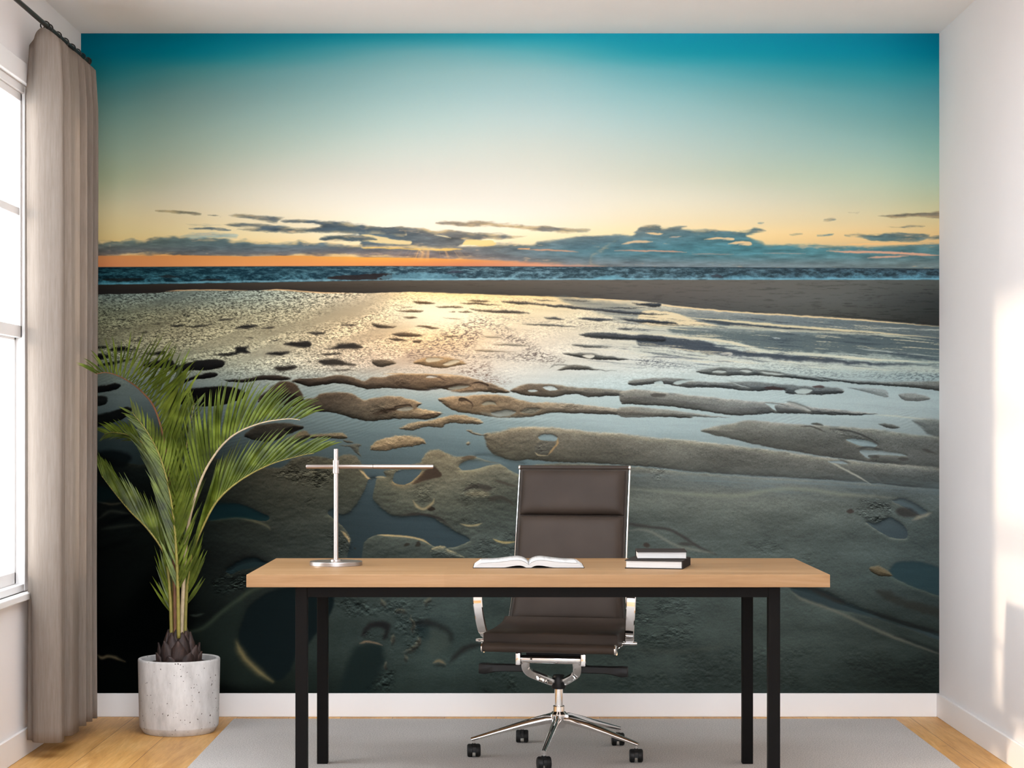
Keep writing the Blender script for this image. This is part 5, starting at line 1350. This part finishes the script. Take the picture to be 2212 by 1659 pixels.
for s in (-1, 1):
    b = bmesh.new()
    path = []
    for k in range(61):
        ss = 0.03 + (TOT - 0.03) * k / 60
        p, nrm = on(ss)
        path.append(p + Vector((s * (halfw(ss) + 0.0035), 0, 0)) - nrm * 0.010)
    sweep(b, path, rect_prof(0.022, 0.006, 0.002), ref=(s, 0, 0))
    obj('side_rail', b, M_CHROME, chair, smooth=True, angle=40)
    arm = spline([(s * 0.250, 0.050, 0.428), (s * 0.262, -0.020, 0.436), (s * 0.270, -0.075, 0.470), (s * 0.279, -0.108, 0.560), (s * 0.282, -0.098, 0.635), (s * 0.280, -0.050, 0.676), (s * 0.276, 0.030, 0.688), (s * 0.265, 0.140, 0.684), (s * 0.248, 0.225, 0.668), (s * 0.226, 0.252, 0.660)], 8)
    b = bmesh.new()
    sweep(b, [(p[0], p[1], p[2] - Zc) for p in arm], rect_prof(0.011, 0.034, 0.003), ref=(1, 0, 0))
    ar = obj('armrest', b, M_CHROME, chair, smooth=True, angle=40)
    b = bmesh.new()
    sweep(b, [(s * 0.236, -0.062, 0.428 - Zc), (s * 0.285, -0.062, 0.428 - Zc), (s * 0.296, -0.062, 0.428 - Zc)], circle_prof(0.007, 12), scales=[1, 1, 0.7])
    obj('arm_bolt', b, M_CHROME, ar, smooth=True, angle=40)
# yoke under the seat
b = bmesh.new()
ZB, YK = 0.376 - Zc, -0.165
sweep(b, [(-0.108, YK, ZB), (-0.104, YK, ZB), (0.104, YK, ZB), (0.108, YK, ZB)], rect_prof(0.026, 0.028, 0.006), scales=[0.8, 1, 1, 0.8])
for s in (-1, 1):
    arm = [(s * 0.092, YK, ZB - 0.006), (s * 0.093, YK + 0.012, ZB - 0.032), (s * 0.084, YK + 0.040, ZB - 0.054), (s * 0.058, YK + 0.085, ZB - 0.074), (s * 0.022, YK + 0.145, ZB - 0.098)]
    sweep(b, spline(arm, 5), rect_prof(0.030, 0.026, 0.007), ref=(0, 1, 0.3))
obj('yoke', b, M_CHROME, chair, smooth=True, angle=40)
for s in (-1, 1):
    b = bmesh.new()
    box(b, s * 0.118 - 0.009, s * 0.118 + 0.009, YK - 0.016, YK + 0.016, ZB - 0.022, ZB + 0.026, 0.004)
    obj('seat_mount', b, M_CHROME, chair, smooth=True, angle=40)
b = bmesh.new()
box(b, -0.128, 0.128, -0.19, 0.15, 0.404 - Zc, 0.4125 - Zc, 0.002)
box(b, -0.100, 0.100, -0.12, 0.10, ZB - 0.004, 0.405 - Zc, 0.004)
obj('seat_plate', b, M_BLACK, chair)
for s in (-1, 1):
    b = bmesh.new()
    sweep(b, [(s * 0.086, -0.118, 0.338 - Zc), (s * 0.19, -0.120, 0.337 - Zc), (s * 0.215, -0.121, 0.336 - Zc), (s * 0.250, -0.122, 0.333 - Zc), (s * 0.270, -0.122, 0.333 - Zc)], rect_prof(0.030, 0.026, 0.003), ref=(0, 0, 1), scales=[(1, 1), (1, 1), (1.1, 1.1), (1.3, 1.5), (1.1, 1.35)])
    obj('lever', b, M_BLACK, chair, smooth=True, angle=40)
b = bmesh.new(); lathe(b, [(0, 0.250 - Zc), (0.024, 0.250 - Zc), (0.0265, 0.256 - Zc), (0.0265, 0.288 - Zc), (0.020, 0.300 - Zc), (0, 0.300 - Zc)], n=32); obj('swivel_hub', b, M_BLACK, chair, smooth=True, angle=40)
b = bmesh.new(); lathe(b, [(0, 0.15 - Zc), (0.0155, 0.15 - Zc), (0.0155, 0.252 - Zc), (0, 0.252 - Zc)], n=32); obj('gas_lift', b, M_CHROME, chair, smooth=True, angle=40)
base = None
b = bmesh.new(); lathe(b, [(0, 0.108 - Zc), (0.022, 0.108 - Zc), (0.030, 0.125 - Zc), (0.033, 0.150 - Zc), (0.0325, 0.158 - Zc), (0.022, 0.168 - Zc), (0.0215, 0.186 - Zc), (0.0195, 0.188 - Zc), (0, 0.188 - Zc)], n=40); base = obj('base_hub', b, M_CHROME, chair, smooth=True, angle=40)
for k in range(5):
    a = math.radians(-101 + 72 * k + 11)
    dx, dy = math.cos(a), math.sin(a)
    def R(r, z): return (dx * r, dy * r, z - Zc)
    b = bmesh.new()
    sweep(b, [R(0.015, 0.139), R(0.05, 0.137), R(0.12, 0.122), R(0.20, 0.102), R(0.28, 0.081), R(0.322, 0.070)], [(0.0165 * math.cos(q), 0.016 * math.sin(q) + (0.004 if math.sin(q) > 0.9 else 0)) for q in [2 * math.pi * (j + 0.5) / 14 for j in range(14)]],
          scales=[(1.0, 1.0), (0.98, 1.0), (0.85, 0.82), (0.72, 0.62), (0.60, 0.45), (0.50, 0.36)])
    obj('base_leg', b, M_CHROME, chair, smooth=True, angle=35)
    cxr, cyr = dx * 0.312, dy * 0.312
    yaw = math.radians([22, 12, 14, 10, 16][k])
    Mx = Matrix.Translation((cxr, cyr, 0)) @ Matrix.Rotation(yaw, 4, 'Z')
    b = bmesh.new()
    # hood between and over the wheels
    hood = [(0.026 * math.cos(t), 0.024 + 0.0265 * math.sin(t)) for t in [math.radians(q) for q in range(-10, 191, 20)]]
    vs0 = [b.verts.new(Mx @ Vector((-0.006, y, z))) for y, z in hood]; vs1 = [b.verts.new(Mx @ Vector((0.006, y, z))) for y, z in hood]
    for i in range(len(hood) - 1): b.faces.new((vs0[i], vs0[i + 1], vs1[i + 1], vs1[i]))
    b.faces.new(vs0[::-1]); b.faces.new(vs1); b.faces.new((vs0[0], vs1[0], vs1[-1], vs0[-1]))
    cs = obj('caster', b, M_BLACK, chair)
    for s in (-1, 1):
        b = bmesh.new()
        w0, w1 = s * 0.0062, s * 0.0235
        sweep(b, [Mx @ Vector((w0, 0, 0.0238)), Mx @ Vector((w0 + s * 0.001, 0, 0.0238)), Mx @ Vector((w1 - s * 0.004, 0, 0.0238)), Mx @ Vector((w1, 0, 0.0238))], circle_prof(0.0238, 28), scales=[0.96, 1, 1, 0.86])
        obj('wheel', b, M_BLACK, cs, smooth=True, angle=40)
    b = bmesh.new(); sweep(b, [(cxr, cyr, 0.046), (cxr, cyr, 0.068)], circle_prof(0.0055, 12)); obj('stem', b, M_CHROME, cs, smooth=True, angle=40)

# ------------------------------------------------------------------ potted palm
PX, PY = -1.314, 7.590
palm = thing('potted_palm', 'green palm in a round pitted concrete pot on the floor beside the curtain', 'plant', (PX, PY, 0))
b = bmesh.new()
lathe(b, [(0, 0), (0.136, 0), (0.139, 0.002), (0.1545, 0.026), (0.1555, 0.030), (0.161, 0.284), (0.1605, 0.289), (0.158, 0.292), (0.149, 0.292), (0.146, 0.289), (0.144, 0.26), (0, 0.26)], n=96)
obj('pot', b, M_CONC, palm, smooth=True, angle=35)
b = bmesh.new()
rs = random.Random(11)
lathe(b, [(0.1438, 0.262), (0.12, 0.272), (0.09, 0.276), (0.05, 0.279), (0, 0.28)], n=64)
for v in b.verts: v.co.z += rs.uniform(-0.003, 0.004)
obj('soil', b, M_SOIL, palm, smooth=True)
# husked stump: a core wrapped in pointed old leaf bases
b = bmesh.new()
lathe(b, [(0, 0.27), (0.070, 0.27), (0.066, 0.30), (0.052, 0.345), (0.036, 0.375), (0, 0.38)], n=28)
stump = obj('stump', b, M_HUSK, palm, smooth=True)
b = bmesh.new()
for tier, (nn, r0, z0, L, w, lean) in enumerate([(7, 0.076, 0.266, 0.050, 0.036, 0.16), (7, 0.072, 0.270, 0.085, 0.040, 0.05), (6, 0.060, 0.285, 0.105, 0.036, -0.12), (5, 0.046, 0.300, 0.105, 0.030, -0.10)]):
    for k in range(nn):
        a = 2 * math.pi * (k + 0.5 * (tier % 2)) / nn + rs.uniform(-0.12, 0.12)
        rad = Vector((math.cos(a), math.sin(a), 0)); tan = Vector((-math.sin(a), math.cos(a), 0))
        L2 = L * rs.uniform(0.85, 1.15)
        pr = [(0.0, 1.0), (0.35, 0.95), (0.65, 0.66), (0.86, 0.30), (1.0, 0.02)]
        prev = None
        for u, ww in pr:
            c0 = rad * (r0 + lean * L2 * u * (0.5 + u) ) + Vector((0, 0, z0 + L2 * u))
            row = [b.verts.new(c0 - tan * w * ww - rad * 0.010 * ww), b.verts.new(c0 - tan * w * 0.45 * ww + rad * 0.004), b.verts.new(c0 + rad * (0.009 * ww + 0.002)), b.verts.new(c0 + tan * w * 0.45 * ww + rad * 0.004), b.verts.new(c0 + tan * w * ww - rad * 0.010 * ww)]
            if prev:
                for i in range(4): b.faces.new((prev[i], prev[i + 1], row[i + 1], row[i]))
            prev = row
hk = obj('husk', b, M_HUSK, stump, smooth=True)
so = hk.modifiers.new('thickness', 'SOLIDIFY'); so.thickness = 0.003; so.offset = -1

ROOT = Vector((PX, PY, 0))
def frond(pts, n, Lmax, stem_mat, seed, r0=0.008, t0=0.10, nP=None, nM=None, lat=0.35, fwd=(0.9, 0.8), wid=0.0074, droop=0.25, lenprof=None, up=1.0):
    """pts: (px, py, depth) of the midrib as seen; leaflets in two rows along it"""
    r = random.Random(seed)
    P = [at(*p) - ROOT for p in pts]
    path = [Vector(p) for p in spline([tuple(p) for p in P], 14)]
    cumu = [0.0]
    for a, c_ in zip(path, path[1:]): cumu.append(cumu[-1] + (c_ - a).length)
    tot = cumu[-1]
    def ev(t):
        s = t * tot
        i = 0
        while i < len(cumu) - 2 and cumu[i + 1] < s: i += 1
        f = (s - cumu[i]) / max(1e-9, cumu[i + 1] - cumu[i])
        p = path[i].lerp(path[i + 1], f)
        d = (path[min(i + 2, len(path) - 1)] - path[max(i - 1, 0)]).normalized()
        return p, d
    b = bmesh.new()
    vdir = (-(ROOT + path[0])).normalized()
    vdir = Vector((0, -1, 0))
    for k in range(n):
        t = t0 + (1 - t0) * ((k + 0.5) / n)
        p, d = ev(t)
        B = vdir - d * vdir.dot(d); B.normalize()          # towards the viewer's side
        Nn = B.cross(d); Nn.normalize()
        if Nn.z < 0 or (abs(Nn.z) < 0.02): Nn = -Nn        # the upper side of the midrib
        Nn *= up
        tt = (t - t0) / (1 - t0)
        lp = lenprof(tt) if lenprof else (0.55 + 0.45 * math.sin(math.pi * min(1, tt * 1.15 + 0.1))) * (1 - 0.45 * tt ** 3)
        for s in (1, -1):
            a_n = (nP(tt) if s > 0 else nM(tt))
            L = Lmax * lp * r.uniform(0.88, 1.10)
            if k % 2 and tt < 0.26 and r.random() < 0.8: continue
            fw = fwd(tt) if callable(fwd) else fwd[0] + (fwd[1] - fwd[0]) * tt
            fw *= r.uniform(0.9, 1.12)
            dr = (d * fw + Nn * (a_n + r.uniform(-0.07, 0.07)) + B * s * (lat + r.uniform(-0.08, 0.08))).normalized()
            side_v = dr.cross(B * s + Nn * 0.3 * (1 if a_n >= 0 else -1))
            if side_v.length < 1e-4: side_v = dr.cross(Vector((0, 0, 1)))
            side_v.normalize()
            w = wid * r.uniform(0.85, 1.15) * (0.75 + 0.35 * lp)
            q = Vector(p); dd = Vector(dr)
            prev = None
            segs = 7
            g = droop * r.uniform(0.5, 1.4)
            for i in range(segs + 1):
                u = i / segs
                ww = w * (0.35 + 1.3 * u if u < 0.35 else 0.81) * (1 - max(0, (u - 0.3) / 0.7) ** 1.6) + 0.0002
                nv = side_v.cross(dd).normalized()
                row = [b.verts.new(q - side_v * ww + nv * ww * 0.28), b.verts.new(q), b.verts.new(q + side_v * ww + nv * ww * 0.28)]
                if prev:
                    b.faces.new((prev[0], prev[1], row[1], row[0])); b.faces.new((prev[1], prev[2], row[2], row[1]))
                prev = row
                q = q + dd * (L / segs)
                dd = (dd + Vector((0, 0, -1)) * g * u / segs * 1.6 + d * 0.25 / segs).normalized()
                side_v = (side_v - dd * side_v.dot(dd)).normalized()
    fr = obj('frond', b, M_LEAF, palm, smooth=True)
    b = bmesh.new()
    sweep(b, path, circle_prof(1.0, 8), ref=(0, 1, 0.01), scales=[r0 * (1 - 0.82 * c_ / tot) for c_ in cumu])
    obj('midrib', b, stem_mat, fr, smooth=True)

K = lambda v: (lambda t: v)
def LR(a, c_, m=0.35):       # from a to c_ over the first part of the frond
    return lambda t: a + (c_ - a) * min(1, t / m)
# rising and arching to the upper left, its tip over the curtain
frond([(379, 1378, 7.57), (377, 1250, 7.56), (371, 1120, 7.53), (361, 990, 7.46), (337, 889, 7.38), (303, 843, 7.28), (266, 817, 7.16), (232, 805, 7.06), (207, 808, 6.98)], 50, 0.295, M_STEMR, 1, t0=0.18, nP=LR(0.35, 1.0, 0.75), nM=LR(-0.35, 0.9, 0.7), lat=0.22, fwd=lambda t: 1.9 - 1.75 * min(1, max(0, t - 0.30) / 0.42) + 1.0 * max(0, (t - 0.8) / 0.2), droop=0.45,
      lenprof=lambda t: (0.45 + 0.65 * min(1, t / 0.35)) * (1 - 0.72 * max(0, (t - 0.55) / 0.45)))
# arching to the upper right
frond([(391, 1378, 7.56), (397, 1250, 7.52), (406, 1140, 7.48), (430, 1048, 7.44), (462, 985, 7.40), (503, 941, 7.36), (560, 915, 7.32), (618, 905, 7.28), (648, 907, 7.26)], 50, 0.255, M_STEMP, 2, t0=0.15, nP=LR(0.6, 1.0, 0.5), nM=LR(-0.3, 0.9, 0.4), lat=0.22, fwd=(1.6, 1.25), droop=0.55, r0=0.009,
      lenprof=lambda t: (0.5 + 0.6 * min(1, t / 0.4)) * (1 - 0.60 * max(0, (t - 0.65) / 0.35)))
# lower right
frond([(399, 1378, 7.60), (403, 1280, 7.58), (414, 1200, 7.55), (437, 1140, 7.52), (470, 1081, 7.50), (520, 1037, 7.48), (584, 1003, 7.46), (650, 984, 7.44), (678, 979, 7.43)], 46, 0.240, M_STEM, 3, t0=0.12, nP=LR(-0.75, 0.8, 0.5), nM=LR(-0.6, 0.65, 0.5), lat=0.18, fwd=lambda t: 1.0 + 1.0 * min(1, t / 0.35), droop=0.35,
      lenprof=lambda t: (0.62 + 0.45 * min(1, t / 0.5)) * (1 - 0.55 * max(0, (t - 0.65) / 0.35)))
# middle left, bending over towards the wall
frond([(376, 1378, 7.60), (374, 1250, 7.60), (366, 1128, 7.60), (350, 1046, 7.60), (335, 1001, 7.60), (314, 962, 7.61), (282, 941, 7.66), (246, 934, 7.71), (226, 937, 7.74)], 44, 0.235, M_STEM, 4, t0=0.16, nP=LR(0.5, 0.85, 0.5), nM=LR(-0.4, -0.5, 0.5), lat=0.22, fwd=(1.7, 1.3), droop=0.45)
# lower left
frond([(371, 1378, 7.58), (367, 1280, 7.57), (356, 1200, 7.56), (322, 1146, 7.56), (281, 1104, 7.60), (246, 1062, 7.66), (220, 1028, 7.71)], 46, 0.235, M_STEM, 5, t0=0.12, nP=LR(-0.75, 0.75, 0.5), nM=LR(-0.55, 0.6, 0.45), lat=0.18, fwd=lambda t: 1.0 + 1.0 * min(1, t / 0.35), droop=0.3,
      lenprof=lambda t: (0.62 + 0.42 * min(1, t / 0.5)) * (1 - 0.5 * max(0, (t - 0.65) / 0.35)))
# upright ones in the middle
frond([(383, 1378, 7.62), (385, 1250, 7.64), (388, 1130, 7.66), (396, 1020, 7.68), (408, 930, 7.70), (420, 870, 7.71)], 34, 0.25, M_STEM, 6, t0=0.2, nP=K(0.7), nM=K(-0.7), lat=0.3, fwd=(1.7, 1.4), droop=0.2)
frond([(386, 1378, 7.54), (384, 1260, 7.50), (378, 1150, 7.47), (366, 1060, 7.44), (345, 985, 7.42), (316, 930, 7.40), (285, 890, 7.40)], 34, 0.23, M_STEM, 7, t0=0.2, nP=K(0.75), nM=K(-0.6), lat=0.3, fwd=(1.5, 1.2), droop=0.35)
